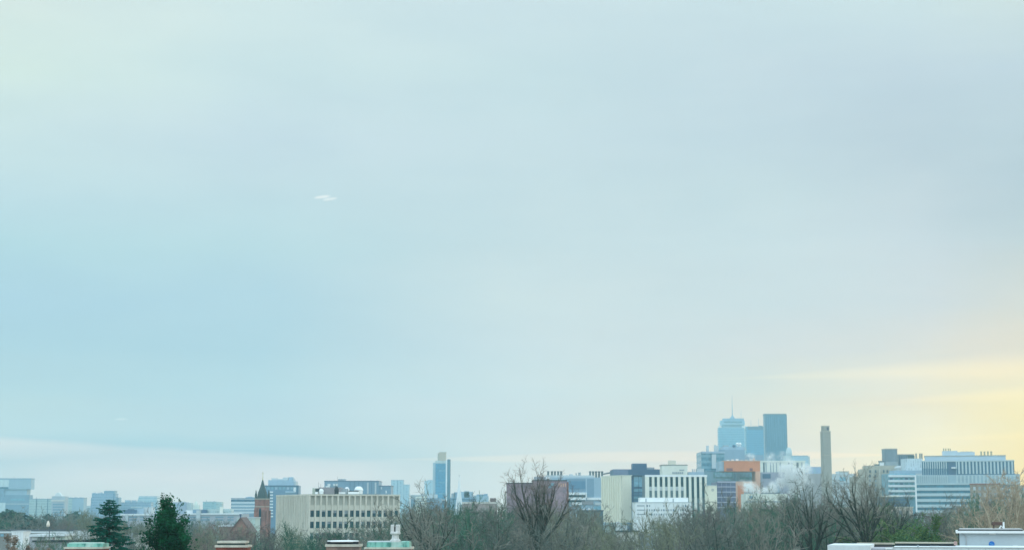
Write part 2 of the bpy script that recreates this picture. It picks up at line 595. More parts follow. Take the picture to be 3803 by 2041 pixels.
# ------------------------------------------------------------------ far left skyline
ROOFTOPS = []
b = Bd('office_building', 'stacked block offices with overhanging top boxes at the left edge of the skyline', 'office building', 40, 2150)
f = b.block('upper_block', -60, 115, 1777, 1815, 2150, 45, M_blue_l)
b.coping(f, M_blue, 0.9, 0.3, 'roof_edge')
b.band('facade_panel', f, -60, 33, 1780, 1806, mat('pale_facade', (0.58, 0.66, 0.66), 0.6), 0.5)
b.band('window_band', f, -60, 31, 1807.5, 1814, M_win_b, 0.3)
b.block('middle_block', 14, 100, 1815, 1836, 2152, 40, M_blue_l)
g = b.block('base_block', -60, 108, 1836, None, 2148, 40, M_blue)
b.band('window_band', g, 40, 92, 1849, 1858, M_win_p, 0.3)
b.band('window_band', g, -60, 108, 1868, 1871, M_grey_l, 0.5)
b.band('facade_panel', g, -60, 20, 1865, 1915, mat('pale_facade', (0.58, 0.66, 0.66)), 1.2)
b.band('shaft_panel', g, -60, 14, 1814, 1862, M_blue, 0.9)
b.pole('antenna', 52, 1768, 1777, 2170, 0.3, M_grey, 5)

b = Bd('apartment_building', 'long pale green apartment block with dark vertical seams and a roof aerial', 'apartment building', 150, 2050)
f = b.block('wall', 108, 193, 1852, None, 2050, 30, mat('pale_green_facade', (0.42, 0.52, 0.50), 0.6, 0.06, 0.1, bands=(3.4, 0.3, (0.33, 0.43, 0.43), 0.2)))
b.coping(f, M_blue, 0.7)
for x in (134.5, 176.5):
    b.band('seam', f, x - 1.2, x + 1.2, 1852, 1925, M_blue_d, 0.4)
b.pole('antenna', 135, 1844, 1852, 2055, 0.35, M_grey, 5)

b = Bd('apartment_building', 'apartment block with an arched white roof gable above dark balconies', 'apartment building', 215, 2000)
f = b.block('wall', 191, 240, 1841, None, 2000, 30, mat('lilac_grey_facade', (0.42, 0.46, 0.50), 0.6, 0.06, 0.1))
for k in range(5):
    b.band('balcony_band', f, 196, 236, 1868 + k * 10, 1874 + k * 10, M_blue, 0.5)
b.band('cornice', f, 190, 240, 1855, 1860, mat('cream_trim', (0.7, 0.64, 0.58)), 0.8)
a0, a1 = f.sz(202, 1841)[0], f.sz(229, 1841)[0]
mb = MB()
n = 10
zt = f.zt
prof = [(a0 + (a1 - a0) * i / n, zt - 0.05 + 4.6 * math.sin(math.pi * i / n) ** 0.7) for i in range(n + 1)]
mb.add([f.at(t, 0.3) + (z,) for t, z in prof] + [f.at(t, -5) + (z,) for t, z in prof],
       [tuple(range(n, -1, -1))[::-1], tuple(range(n + 1, 2 * n + 2))[::-1]] + [(i, n + 1 + i, n + 2 + i, i + 1) for i in range(n)])
b.out(mb, 'roof_gable', M_white)

b = Bd('apartment_building', 'flat topped blue apartment block with one pale half next to the arched gable block', 'apartment building', 275, 2080)
f = b.block('wall', 240, 310, 1848, None, 2080, 30, M_blue_l)
b.coping(f, M_blue, 0.6)
b.band('facade_panel', f, 240, 267, 1850, 1925, mat('pale_green_facade', (0.42, 0.52, 0.50)), 0.5)
ROOFTOPS.append((244, 306, 1848, 2080, b))

b = Bd('office_building', 'low grey blue office slab in the gap beside the conifer top', 'office building', 325, 2350)
f = b.block('wall', 306, 342, 1889, None, 2350, 25, M_blue_l)
b.block('roof_slab', 308, 341, 1876, 1885, 2352, 20, M_grey_l)
b.block('penthouse', 310, 338, 1885, 1889, 2356, 12, M_blue)

b = Bd('office_tower', 'stepped plain blue office tower directly behind the spruce top', 'office tower', 385, 2250)
f = b.block('wall', 340, 428, 1830, None, 2250, 35, mat('tower_blue_facade', (0.26, 0.36, 0.47), 0.5, 0.05, 0.1, bands=(3.6, 0.4, (0.21, 0.31, 0.42), 0.0)))
b.block('upper_block', 386, 425, 1820.5, 1830, 2252, 28, M_blue)
b.block('shoulder_block', 428, 440, 1845, None, 2256, 25, M_blue)
b.block('shoulder_block', 337, 340, 1846, None, 2256, 25, M_blue)
ROOFTOPS.append((345, 384, 1830, 2250, b))
b.band('seam', f, 421, 423, 1832, 1900, M_blue_d, 0.4)

b = Bd('office_building', 'wide low blue office building with small roof boxes between the two evergreens', 'office building', 500, 2300)
f = b.block('wall', 440, 560, 1865, None, 2300, 30, mat('tower_blue_facade', (0.2, 0.3, 0.42)))
for x0, x1, y in ((464, 482, 1855.5), (489, 505, 1856), (520, 530, 1859)):
    b.block('roof_box', x0, x1, y, 1865, 2305, 10, M_blue_l)
b.band('facade_panel', f, 486, 528, 1880, 1884, M_grey_l, 0.6)
b.coping(f, M_blue, 0.6)

b = Bd('office_building', 'pale trapezoid glass office block left of the dark evergreen top', 'office building', 545, 2500)
f = b.block('wall', 510, 584, 1862, None, 2500, 30, M_blue_l)
z0, z1 = f.zt - 0.1, HC + ray(545, 1840.5)[1] * 2500
mb = MB()
P = [f.at(0, 0), f.at(f.L, 0), f.at(f.L, -28), f.at(0, -28)]
Q = [f.at(1.5, -1), f.at(f.L - 1.5, -1), f.at(f.L - 1.5, -27), f.at(1.5, -27)]
mb.prism(P, z0, z1, Q)
b.out(mb, 'glass_storeys', mat('pale_band_glazing', (0.40, 0.50, 0.54), 0.3, 0.05, 0.1, bands=(4.0, 0.45, (0.26, 0.4, 0.47), 0.0)))

b = Bd('office_building', 'two toned violet and cream office block right of the dark evergreen', 'office building', 685, 2200)
f = b.block('wall', 640, 692, 1863, None, 2200, 28, mat('violet_grey_facade', (0.33, 0.36, 0.46), 0.6, 0.05, 0.1))
b.block('side_wing', 692, 709, 1865, None, 2203, 28, M_grey_l)
b.band('window_band', f, 645, 690, 1872, 1876, M_blue, 0.4)
ROOFTOPS.append((662, 690, 1863, 2200, b))

b = Bd('memorial_tower', 'tiny pale domed tower standing alone on the far horizon', 'tower', 728, 2600)
b.block('base_block', 718, 737, 1874, None, 2600, 14, M_cream_w)
p = pt(728, 1874, 2607)
mb = MB()
mb.lathe((p.x, p.y, p.z), [(3.2, -0.1), (3.0, 1.5), (2.4, 3.2), (1.5, 5.0), (0.8, 6.2), (0.25, 8)], 12)
b.out(mb, 'dome', M_cream_w)

b = Bd('office_building', 'square sea green office block with a lighter right strip, left of the brick steeple', 'office building', 788, 2250)
f = b.block('wall', 753, 803, 1862, None, 2250, 28, mat('sea_green_facade', (0.30, 0.44, 0.46), 0.5, 0.05, 0.1, bands=(3.5, 0.4, (0.25, 0.40, 0.43), 0.1)))
b.block('side_wing', 803, 822, 1862.5, None, 2250.6, 28, mat('pale_green_facade', (0.42, 0.52, 0.5)))
ROOFTOPS.append((757, 800, 1862, 2250, b))
b.coping(f, M_grey_l, 0.6)

b = Bd('office_building', 'white banded office building with long window strips behind the brick steeple', 'office building', 905, 1400)
f = b.block('wall', 858, 962, 1850, None, 1400, 30, mat('banded_white_wall', (0.60, 0.66, 0.68), 0.6, 0.05))
b.coping(f, M_blue, 0.5)
for k, (y0, y1) in enumerate(((1853, 1861), (1868, 1874), (1880.5, 1886), (1892, 1897))):
    b.band('window_band', f, 858, 962, y0, y1, M_win_b if k == 0 else M_blue, 0.15)
b.band('window_band', f, 858, 962, 1904, 1920, mat('dim_blue_base', (0.2, 0.28, 0.36)), 0.2)
b.block('penthouse', 912, 942, 1844.5, 1850, 1406, 10, M_blue)
b.block('penthouse', 919, 934, 1842.5, 1844.5, 1407, 7, M_blue_l)

# long low institution at mid distance on the left
b = Bd('hospital_building', 'long low white roofed institution with dark roof plant behind the dark evergreen', 'hospital', 500, 1150)
f = b.block('wall', 448, 900, 1906, None, 1150, 30, mat('grey_mauve_wall', (0.42, 0.42, 0.45), 0.7, 0.08))
b.band('roof_fascia', f, 448, 560, 1906.5, 1912, M_white, 0.8)
b.band('roof_fascia', f, 690, 900, 1904, 1909, M_white, 0.85)
for x0, x1 in ((478, 510), (520, 534), (700, 730), (745, 780), (800, 830), (845, 868)):
    b.band('window_band', f, x0, x1, 1916, 1921, M_blue, 0.2)
    b.band('window_band', f, x0, x1, 1926, 1931, M_blue, 0.2)
b.band('bay', f, 730, 745, 1893, 1932, M_grey_l, 1.5)
b.band('bay', f, 467, 477, 1908, 1940, M_grey_l, 1.5)
b.block('plant_room', 459, 506, 1892, 1906, 1158, 10, M_blue_d)
b.block('plant_room', 474, 492, 1888.5, 1892, 1159, 6, M_blue_d)
b.block('penthouse', 508, 532, 1886, 1906, 1160, 12, M_blue_l)
b.block('penthouse', 532, 562, 1882, 1906, 1163, 12, M_grey_l)
b.block('plant_room', 716, 742, 1890, 1905, 1158, 10, M_blue)
b.block('plant_room', 750, 767, 1890.5, 1905, 1158, 10, M_blue_d)
b.block('penthouse', 690, 716, 1893, 1906, 1160, 10, M_white)
b.block('penthouse', 770, 858, 1888, 1906, 1162, 12, mat('pale_green_facade', (0.42, 0.52, 0.5)))
b.block('penthouse', 816, 826, 1880, 1905, 1159, 3, M_cream_w)

rr_ = random.Random(12)
for px0, px1, yb, D_, host in ROOFTOPS:
    n_ = 4 if px1 - px0 > 60 else 3
    for k in range(n_):
        x = px0 + (px1 - px0) * (k + rr_.uniform(0.2, 0.8)) / n_
        w_ = rr_.uniform(1.5, 5)
        host.block('roof_plant', x - w_, x + w_, yb - rr_.uniform(1.5, 4.0), yb, D_ + 3 + 2.5 * k, 3, M_grey_l if k % 2 else M_blue_l)
    host.pole('vent_mast', px0 + (px1 - px0) * rr_.uniform(0.2, 0.8), yb - rr_.uniform(4, 8), yb, D_ + 12, 0.22, M_blue, 5)

# ------------------------------------------------------------------ brick church
D = 800
b = Bd('church', 'red brown brick church tower with a slate spire, corner pinnacles and gilt cross', 'church', 968, D)
yw = 24
f = b.block('tower', 946, 985, 1850, None, D, 7.4, M_red, yaw=-8)
fl, fr = f.left, f.right
zt = f.zt
w = f.L
# corner buttresses
for fx, s in ((f, 0.0), (f, w - 1.0)):
    mb = MB()
    z1 = HC + ray(960, 1893)[1] * D
    mb.prism([fx.at(s - 0.1, 0.7), fx.at(s + 1.1, 0.7), fx.at(s + 1.1, -0.05), fx.at(s - 0.1, -0.05)], -0.3, z1)
    mb.prism([fx.at(s - 0.1, 0.7), fx.at(s + 1.1, 0.7), fx.at(s + 1.1, -0.05), fx.at(s - 0.1, -0.05)], z1, z1 + 1.2,
             [fx.at(s - 0.1, 0.02), fx.at(s + 1.1, 0.02), fx.at(s + 1.1, -0.05), fx.at(s - 0.1, -0.05)])
    b.out(mb, 'buttress', M_red)
for s in (0.0, 6.4):
    fx = f.right
    mb = MB()
    z1 = HC + ray(960, 1893)[1] * D
    mb.prism([fx.at(s, 0.7), fx.at(s + 1.0, 0.7), fx.at(s + 1.0, -0.05), fx.at(s, -0.05)], -0.3, z1)
    b.out(mb, 'buttress', M_red)
# lancets
def lancet(fx, s, z0, z1, wd, m):
    mb = MB()
    pts = [(-wd / 2, z0), (wd / 2, z0), (wd / 2, z1 - wd * 1.1), (wd * 0.28, z1 - wd * 0.4), (0, z1), (-wd * 0.28, z1 - wd * 0.4), (-wd / 2, z1 - wd * 1.1)]
    n = len(pts)
    mb.add([fx.at(s + t, 0.07) + (z,) for t, z in pts] + [fx.at(s + t, -0.05) + (z,) for t, z in pts],
           [tuple(range(n)), tuple(range(2 * n - 1, n - 1, -1))] + [(i, n + i, n + (i + 1) % n, (i + 1) % n) for i in range(n)])
    b.out(mb, 'window', m)
lancet(f, w * 0.52, HC + ray(960, 1948)[1] * D, HC + ray(960, 1884)[1] * D, 1.15, M_win)
lancet(f.right, 3.7, HC + ray(990, 1948)[1] * D, HC + ray(990, 1888)[1] * D, 1.15, M_red)
for fx, L_ in ((f, w), (f.right, 7.4)):
    z = HC + ray(960, 1881)[1] * D
    b.slab('string_course', fx, 0.2, L_ - 0.2, z, z + 0.35, M_stone, 0.14)
    z = HC + ray(960, 1852.5)[1] * D
    b.slab('cornice', fx, -0.1, L_ + 0.1, z, z + 0.4, M_stone, 0.3)
# spire
cx = f.o + f.d * (w / 2) - f.n * 3.7
zs = HC + ray(974, 1776)[1] * D
mb = MB()
def ring(r, z, tw=0):
    out_ = []
    for j in range(8):
        a = math.pi * 2 * (j + 0.5) / 8 + math.atan2(f.d.y, f.d.x)
        out_.append((cx.x + r * math.cos(a), cx.y + r * math.sin(a)))
    return out_
h = zs - zt
mb.prism(ring(w * 0.50, zt), zt - 0.05, zt + h * 0.32, ring(w * 0.40, 0))
mb.prism(ring(w * 0.40, zt), zt + h * 0.32, zt + h * 0.62, ring(w * 0.205, 0))
mb.prism(ring(w * 0.205, zt), zt + h * 0.62, zs, ring(0.12, 0))
b.out(mb, 'spire', M_slate)
# gilt finial and cross
mb = MB()
zc = HC + ray(974, 1748)[1] * D
mb.tube([(cx.x, cx.y, zs - 0.6), (cx.x, cx.y, zs + 1.2), (cx.x, cx.y, zc)], [0.32, 0.14, 0.09], 6)
mb.box(cx.x - 0.55, cx.x + 0.55, cx.y - 0.09, cx.y + 0.09, zc - 1.25, zc - 1.0)
b.out(mb, 'cross', mat('gilt_metal', (0.55, 0.52, 0.32), 0.4, 0.1, 1.0, 0.3))
# corner pinnacles
for t, q in ((0.4, 0.4), (w - 0.4, 0.4), (0.4, 7.0), (w - 0.4, 7.0)):
    p = f.o + f.d * t - f.n * q
    mb = MB()
    hh = 4.2 if t < 1 else 4.6
    mb.prism([(p.x - 0.5, p.y - 0.5), (p.x + 0.5, p.y - 0.5), (p.x + 0.5, p.y + 0.5), (p.x - 0.5, p.y + 0.5)], zt - 0.05, zt + hh * 0.4)
    mb.prism([(p.x - 0.55, p.y - 0.55), (p.x + 0.55, p.y - 0.55), (p.x + 0.55, p.y + 0.55), (p.x - 0.55, p.y + 0.55)], zt + hh * 0.4, zt + hh,
             [(p.x - 0.06, p.y - 0.06), (p.x + 0.06, p.y - 0.06), (p.x + 0.06, p.y + 0.06), (p.x - 0.06, p.y + 0.06)])
    b.out(mb, 'pinnacle', M_slate)

# gabled brick house in front of it
def gable_house(b, xl, xr, yb, ya, D, depth, m, mroof):
    f = b.block('wall', xl, xr, yb, None, D, depth, m)
    xm, za = f.L / 2, HC + ray((xl + xr) / 2, ya)[1] * D
    mb = MB()
    A = [f.at(0.02, 0.0), f.at(f.L - 0.02, 0.0), f.at(xm, 0.0)]
    B_ = [f.at(0.02, -depth), f.at(f.L - 0.02, -depth), f.at(xm, -depth)]
    z = f.zt - 0.02
    mb.add([A[0] + (z,), A[1] + (z,), A[2] + (za,), B_[0] + (z,), B_[1] + (z,), B_[2] + (za,)], [(0, 1, 2), (5, 4, 3), (0, 2, 5, 3), (1, 4, 5, 2), (0, 3, 4, 1)])
    b.out(mb, 'gable', m)
    mb = MB()
    t = 0.25
    for s0, s1 in ((-0.5, xm), (f.L + 0.5, xm)):
        dz = (za - z) * 0.5 / xm
        p0 = [f.at(s0, 0.4) + (z - dz + 0.04,), f.at(s1, 0.4) + (za + 0.04,), f.at(s1, -depth - 0.4) + (za + 0.04,), f.at(s0, -depth - 0.4) + (z - dz + 0.04,)]
        p1 = [(q[0], q[1], q[2] + t) for q in p0]
        mb.add(p0 + p1, [(3, 2, 1, 0), (4, 5, 6, 7), (0, 1, 5, 4), (1, 2, 6, 5), (2, 3, 7, 6), (3, 0, 4, 7)])
    b.out(mb, 'roof', mroof)
    return f

b = Bd('brick_house', 'brown brick house with a steep gable and dark roof vane left of the brick steeple', 'house', 893, 520)
f = gable_house(b, 858, 929, 1969, 1922, 520, 12, brick_mat('rust_brick', (0.22, 0.105, 0.08), (0.29, 0.14, 0.11), (0.32, 0.24, 0.2), 1.5), mat('brown_roof_tile', (0.15, 0.10, 0.09), 0.85, 0.2, 0.6))
b.pole('roof_vane', 893, 1908, 1922, 521, 0.22, M_blue_d, 6)
b.block('vane_head', 889, 897, 1907, 1911, 520.6, 0.5, M_blue_d)
b = Bd('brick_house', 'small flat topped brown brick house with a pale roof rim beside the steep gable', 'house', 833, 540)
f = b.block('wall', 815, 852, 1953, None, 540, 8, M_brown)
b.coping(f, M_grey_l, 0.35, 0.3)
b.block('roof_vent', 828, 846, 1946, 1953, 543, 2, M_grey_l)
b = Bd('hall_building', 'pale mint hall wall between the steep gable and the brick steeple', 'hall', 915, 700)
f = b.block('wall', 880, 948, 1922, None, 700, 14, mat('mint_wall', (0.50, 0.60, 0.55), 0.7, 0.07))
b.coping(f, M_grey_l, 0.4)
# ------------------------------------------------------------------ blue building behind the church
D = 1500
b = Bd('office_building', 'blue office building with a set back top storey between the steeple and the ribbed building', 'office building', 1040, D)
f = b.block('wall', 972, 1108, 1801, None, D, 40, mat('blue_facade', (0.13, 0.22, 0.33), 0.5, 0.07, 0.1))
b.band('roof_fascia', f, 972, 1109, 1800.5, 1804, M_blue_d, 0.6)
for k in range(9):
    x = 978 + k * 14.5
    b.band('window', f, x, x + 9, 1807, 1816, M_win_p if k % 3 else M_blue_l, 0.2)
for k in range(9):
    b.band('balcony', f, 1003, 1014, 1823 + k * 11.3, 1828 + k * 11.3, M_white, 1.2)
b.band('service_strip', f, 1090, 1099, 1808, 1826, M_white, 0.5)
b.band('corner_strip', f, 1101, 1108, 1805, 1900, M_blue_d, 0.25)
b.band('ledge', f, 1060, 1094, 1822, 1829, M_blue_l, 0.9)
g = b.block('penthouse', 996, 1090, 1781, 1801, D + 6, 24, M_blue_l)
b.block('penthouse', 1090, 1098, 1785, 1801, D + 8, 18, M_grey_l)
for x0, x1, y in ((1008, 1030, 1774), (1032, 1050, 1777), (1050, 1070, 1771), (1072, 1088, 1770), (1086, 1093, 1774)):
    b.block('roof_plant', x0, x1, y, 1781, D + 12, 4, M_grey_l if x0 != 1072 else M_blue_l)

# ------------------------------------------------------------------ ribbed concrete building
D = 570
GAM = 26
b = Bd('concrete_office', 'beige concrete office block with three rows of dark square windows and a ribbed blind side', 'office building', 1147, D)
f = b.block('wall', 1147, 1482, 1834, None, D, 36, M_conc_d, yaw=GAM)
# true left face length from the photo
lf = f.left
nb = 16
pitch = f.L / (nb + 0.12)
zz = lambda y: HC + ray(1147, y)[1] * D
rows = [(1893.5, 1917.5), (1935, 1959.5), (1977.5, 2002), (2019, 2043)]
ztop = f.zt
# spandrel bands between window rows
edges = [1874] + [v for r_ in rows for v in r_]
for i in range(0, len(edges) - 1, 2):
    b.slab('spandrel', f, 0, f.L, zz(edges[i + 1]), zz(edges[i]), M_conc, 0.35)
b.slab('spandrel', f, 0, f.L, 0.0, zz(rows[-1][1]), M_conc, 0.35)
b.slab('parapet', f, -0.2, f.L + 0.2, ztop - 0.5, ztop + 0.1, M_conc, 0.75)
for k in range(nb + 1):
    s = 0.1 + k * pitch
    mb = MB()
    wf = 0.34
    zcap = ztop - 0.5
    mb.prism([f.at(s - wf, 0.36), f.at(s + wf, 0.36), f.at(s + wf, -0.05), f.at(s - wf, -0.05)], -0.3, zcap)
    mb.prism([f.at(s - wf * 0.8, 0.72), f.at(s + wf * 0.8, 0.72), f.at(s + wf, 0.35), f.at(s - wf, 0.35)], -0.3, zcap)
    b.out(mb, 'fin', M_conc)
rnd = random.Random(4)
M_wv = [M_win, mat('dim_window', (0.015, 0.065, 0.085), 0.2, 0.4, 0.5, 0.0, False, 0.15), mat('greenish_window', (0.008, 0.085, 0.095), 0.2, 0.4, 0.5, 0.0, False, 0.15)]
for (ya, yb) in rows:
    for k in range(nb):
        s0, s1 = 0.1 + k * pitch + 0.33, 0.1 + (k + 1) * pitch - 0.33
        o = b.slab('window', f, s0, s1, zz(yb), zz(ya), rnd.choice(M_wv), 0.03)
        zb_, za_ = zz(yb), zz(ya)
        # a sash bar and a blind in some of them
        b.slab('frame', f, (s0 + s1) / 2 - 0.035, (s0 + s1) / 2 + 0.035, zb_, za_, M_grey_d, 0.09, o)
        if rnd.random() < 0.28:
            b.slab('blind', f, s0 + 0.05, s1 - 0.05, za_ - (za_ - zb_) * rnd.uniform(0.2, 0.6), za_ - 0.03, M_grey, 0.05, o)
# ribbed blind side
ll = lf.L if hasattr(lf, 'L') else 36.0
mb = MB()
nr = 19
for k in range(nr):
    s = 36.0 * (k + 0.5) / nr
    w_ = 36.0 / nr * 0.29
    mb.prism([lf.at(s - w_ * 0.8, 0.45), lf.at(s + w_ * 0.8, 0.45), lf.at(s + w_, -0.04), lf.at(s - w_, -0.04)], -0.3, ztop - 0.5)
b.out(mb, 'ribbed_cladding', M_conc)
b.slab('parapet', lf, 0.25, 35.7, ztop - 0.5, ztop + 0.1, M_conc, 0.42)
for (ya, yb) in rows[:3]:
    b.slab('recessed_band', lf, 1.5, 32, zz(yb), zz(ya), mat('grey_green_panel', (0.42, 0.45, 0.38), 0.85, 0.08), 0.16)
b.slab('corner_pier', lf, 34.3, 36.0, -0.3, ztop - 0.5, M_conc, 0.38)
# roof plant
def rp(name, x0, x1, yt, off, dep, m, yb=1832):
    return b.block(name, x0, x1, yt, yb, D + off, dep, m)
rp('plant_room', 1184, 1266, 1808, 14, 8, mat('brown_grey_plant', (0.27, 0.25, 0.26), 0.7, 0.1))
rp('roof_box', 1160, 1182, 1811, 13, 4, mat('grey_green_panel', (0.42, 0.45, 0.38)))
rp('roof_box', 1171, 1185, 1813, 11, 2.5, M_black, 1822)
rp('roof_box', 1170, 1181, 1825, 10.5, 2, M_white)
rp('plant_room', 1262, 1290, 1812, 15, 6, M_grey)
rp('skid', 1254, 1281, 1825.5, 13, 3, M_white)
rp('skid', 1292, 1331, 1824, 14, 3, M_white)
rp('roof_box', 1296, 1330, 1820, 17.5, 3, M_black)
for px, yt, off, rr in ((1193, 1812, 11.5, 0.8), (1288, 1806, 19, 0.85), (1332, 1803.5, 21, 1.45), (1250, 1804, 11, 0.75)):
    base = pt(px, 1832, D + off)
    h = pt(px, yt, D + off).z - base.z
    mb = MB()
    mb.lathe((base.x, base.y, base.z - 0.1), [(rr * 0.9, 0), (rr, 0.15), (rr, h * 0.45), (rr * 1.15, h * 0.48), (rr * 1.1, h * 0.62), (rr * 0.85, h * 0.85), (rr * 0.4, h)], 18)
    b.out(mb, 'fan_dome', M_black if px == 1250 else M_white, smooth=False)
b.pole('antenna', 1183, 1787, 1812, D + 14, 0.06, M_grey, 5)
b.pole('antenna', 1191, 1796, 1808, D + 15, 0.06, M_grey, 5)
b.pole('antenna', 1253, 1767, 1808, D + 18, 0.05, M_grey, 5)

# ------------------------------------------------------------------ behind it
D = 1200
b = Bd('laboratory_building', 'long blue grey flat building with white vent strips behind the beige concrete block', 'laboratory', 1310, D)
f = b.block('wall', 1204, 1406, 1786, None, D, 30, M_blue)
b.coping(f, M_blue_d, 0.5, 0.2)
for x in (1366, 1395):
    b.band('vent_strip', f, x - 3, x + 3, 1790, 1832, M_grey_l, 0.7)
for x in (1222, 1243, 1250):
    b.band('wall_unit', f, x - 5, x + 5, 1791 + (x % 7), 1799 + (x % 7), M_white, 0.8)
b.band('wall_unit', f, 1210, 1225, 1803, 1809, M_white, 0.8)
for x in range(1300, 1400, 16):
    b.band('panel_joint', f, x - 0.6, x + 0.6, 1788, 1830, M_blue_d, 0.15)
b.block('penthouse', 1255, 1281, 1777, 1786, D + 4, 10, M_grey)
g = b.block('side_wing', 1406, 1451, 1804, None, D + 1, 26, M_blue)
b.coping(g, M_blue_d, 0.5, 0.2)
b.band('wall_unit', g, 1414, 1419, 1806, 1815, M_grey_l, 0.5)
b.band('wall_unit', g, 1432, 1436, 1820, 1830, M_white, 0.5)
b.pole('antenna', 1378, 1780, 1786, D + 3, 0.12, M_grey, 5)

D = 2400
b = Bd('residential_tower', 'pale blue apartment tower with a lower shoulder right of the beige concrete block', 'apartment tower', 1485, D)
mt = mat('pale_tower_facade', (0.44, 0.56, 0.62), 0.5, 0.04, 0.1, ribs=(5.0, 0.4, (0.34, 0.48, 0.56)))
f = b.block('wall', 1452, 1498, 1782.5, None, D, 30, mt)
g = b.block('shoulder_block', 1498, 1520, 1799.5, None, D + 2, 26, mt)
b.band('seam', f, 1475, 1477, 1784, 1890, M_blue, 0.4)
b.coping(f, M_blue_l, 0.8)
b.coping(g, M_blue_l, 0.8)

D = 1600
b = Bd('office_building', 'low jumble of grey and cream office wings left of the tall glass tower', 'office building', 1560, D)
f = b.block('wall', 1524, 1560, 1838, None, D, 20, M_grey)
b.coping(f, M_grey_l, 0.6)
g = b.block('front_wing', 1543, 1583, 1842, None, D - 8, 8, M_cream_w)
for k in range(4):
    b.band('window_band', g, 1546, 1580, 1848 + k * 9, 1852 + k * 9, M_grey, 0.2)
b.band('seam', f, 1526, 1542, 1852, 1880, M_blue, 0.3)
h_ = b.block('side_wing', 1560, 1622, 1834, None, D + 4, 20, M_grey_l)
b.block('side_wing', 1583, 1640, 1848, None, D - 4, 8, M_blue)
for k in range(5):
    b.block('roof_box', 1564 + k * 11, 1571 + k * 11, 1831, 1834, D + 10, 4, M_grey)

D = 2700
b = Bd('residential_tower', 'plain pale blue tower half hidden behind the tall glass tower', 'apartment tower', 1595, D)
f = b.block('wall', 1576, 1616, 1783, None, D, 26, mt)
b.block('roof_box', 1588, 1606, 1780.5, 1783, D + 6, 10, M_blue_l)

D = 2000
b = Bd('glass_tower', 'tall blue glass tower with a cream rooftop box and white vertical strip', 'tower', 1640, D)
mg = mat('tower_glazing', (0.05, 0.26, 0.42), 0.2, 0.25, 0.06, spec=0.6, bands=(3.6, 0.55, (0.035, 0.21, 0.37), 0.0))
f = b.block('wall', 1617, 1655, 1711, None, D, 20, mg)
b.band('roof_fascia', f, 1617, 1655, 1709, 1719, mat('pale_band', (0.52, 0.56, 0.54)), 0.3)
b.block('side_bay', 1607, 1617, 1716, None, D + 2.5, 17, mat('pale_tower_side', (0.46, 0.56, 0.6), 0.5, 0.05))
b.block('vertical_fin', 1655, 1660.5, 1707, None, D - 0.4, 20, M_white)
b.block('side_bay', 1660.5, 1672, 1704, None, D + 0.6, 18, mat('dark_bay_glazing', (0.045, 0.13, 0.2), 0.2, 0.2, 0.1, spec=0.6))
g = b.block('penthouse', 1631, 1656, 1678.5, 1711, D + 3, 12, mat('buff_panel', (0.54, 0.43, 0.31), 0.7, 0.05))
b.block('penthouse', 1625.5, 1631, 1681, 1711, D + 5, 10, mat('buff_shade_panel', (0.5, 0.44, 0.35), 0.7, 0.05))
b.coping(g, mat('buff_shade_panel', (0.5, 0.44, 0.35)), 0.5)
b.band('sky_lobby_band', f, 1631, 1655, 1853, 1857, M_white, 0.8)
for y in (1745, 1789, 1830):
    b.band('window_band', f, 1630, 1654, y, y + 3, M_win_p, 0.25)

D = 1300
b = Bd('church_steeple', 'slender white church needle spire on splayed legs right of the tall glass tower', 'steeple', 1704, D)
top = pt(1703.5, 1772, D); mid = pt(1704.5, 1822, D); bot = pt(1705, 1900, D)
mb = MB()
mb.tube([(bot.x, bot.y, mid.z - 9), (bot.x, bot.y, mid.z), (bot.x, bot.y, mid.z + 5), (bot.x, bot.y, top.z)], [1.6, 1.45, 0.75, 0.16], 8)
b.out(mb, 'spire', M_white)
for dx, dy in ((-2.9, -1.5), (2.9, -1.5), (0, 3.2)):
    mb = MB()
    mb.tube([(bot.x + dx * 1.3, bot.y + dy, bot.z - 18), (bot.x + dx * 0.85, bot.y + dy * 0.85, bot.z), (bot.x + dx * 0.3, bot.y + dy * 0.3, mid.z - 1)], [1.0, 0.85, 0.6], 6)
    b.out(mb, 'leg', M_white)
mb = MB()
zc = top.z + (1772 - 1760) / FPX * D
mb.box(bot.x - 0.13, bot.x + 0.13, bot.y - 0.13, bot.y + 0.13, top.z - 0.1, zc)
mb.box(bot.x - 0.85, bot.x - 0.13, bot.y - 0.12, bot.y + 0.12, zc - 1.15, zc - 0.85)
mb.box(bot.x + 0.13, bot.x + 0.85, bot.y - 0.12, bot.y + 0.12, zc - 1.15, zc - 0.85)
b.out(mb, 'cross', M_grey_l)

D = 1750
b = Bd('campus_building', 'stepped grey blue campus building behind the white needle spire', 'campus building', 1740, D)
f = b.block('wall', 1672, 1792, 1846, None, D, 24, M_blue)
for x0, x1, y, m in ((1676, 1690, 1830, M_grey), (1686, 1706, 1826, M_blue), (1712, 1756, 1824, M_blue_l), (1724, 1742, 1821, M_grey_l), (1758, 1786, 1838, M_grey)):
    b.block('roof_block', x0, x1, y, 1846, D + 5, 8, m)
b.band('window_band', f, 1676, 1784, 1851, 1855, M_blue_d, 0.3)
b = Bd('campus_building', 'blue campus block with a sloped right shoulder at the left of the mauve brick building', 'campus building', 1795, D)
f = b.block('wall', 1764, 1814, 1840, None, D - 30, 20, M_blue_l)
b.block('roof_block', 1770, 1802, 1834, 1840, D - 26, 10, M_blue)
b.block('roof_block', 1798, 1811, 1832, 1840, D - 25, 10, M_blue)
D = 900
b = Bd('school_building', 'long low school with a cream eaves band above the treetops right of the needle spire', 'school', 1775, D)
f = b.block('wall', 1716, 1846, 1867, None, D, 14, mat('tan_wall', (0.36, 0.28, 0.25), 0.8, 0.1))
b.band('roof_fascia', f, 1716, 1846, 1862, 1868.5, mat('cream_eave', (0.6, 0.55, 0.48)), 0.5)
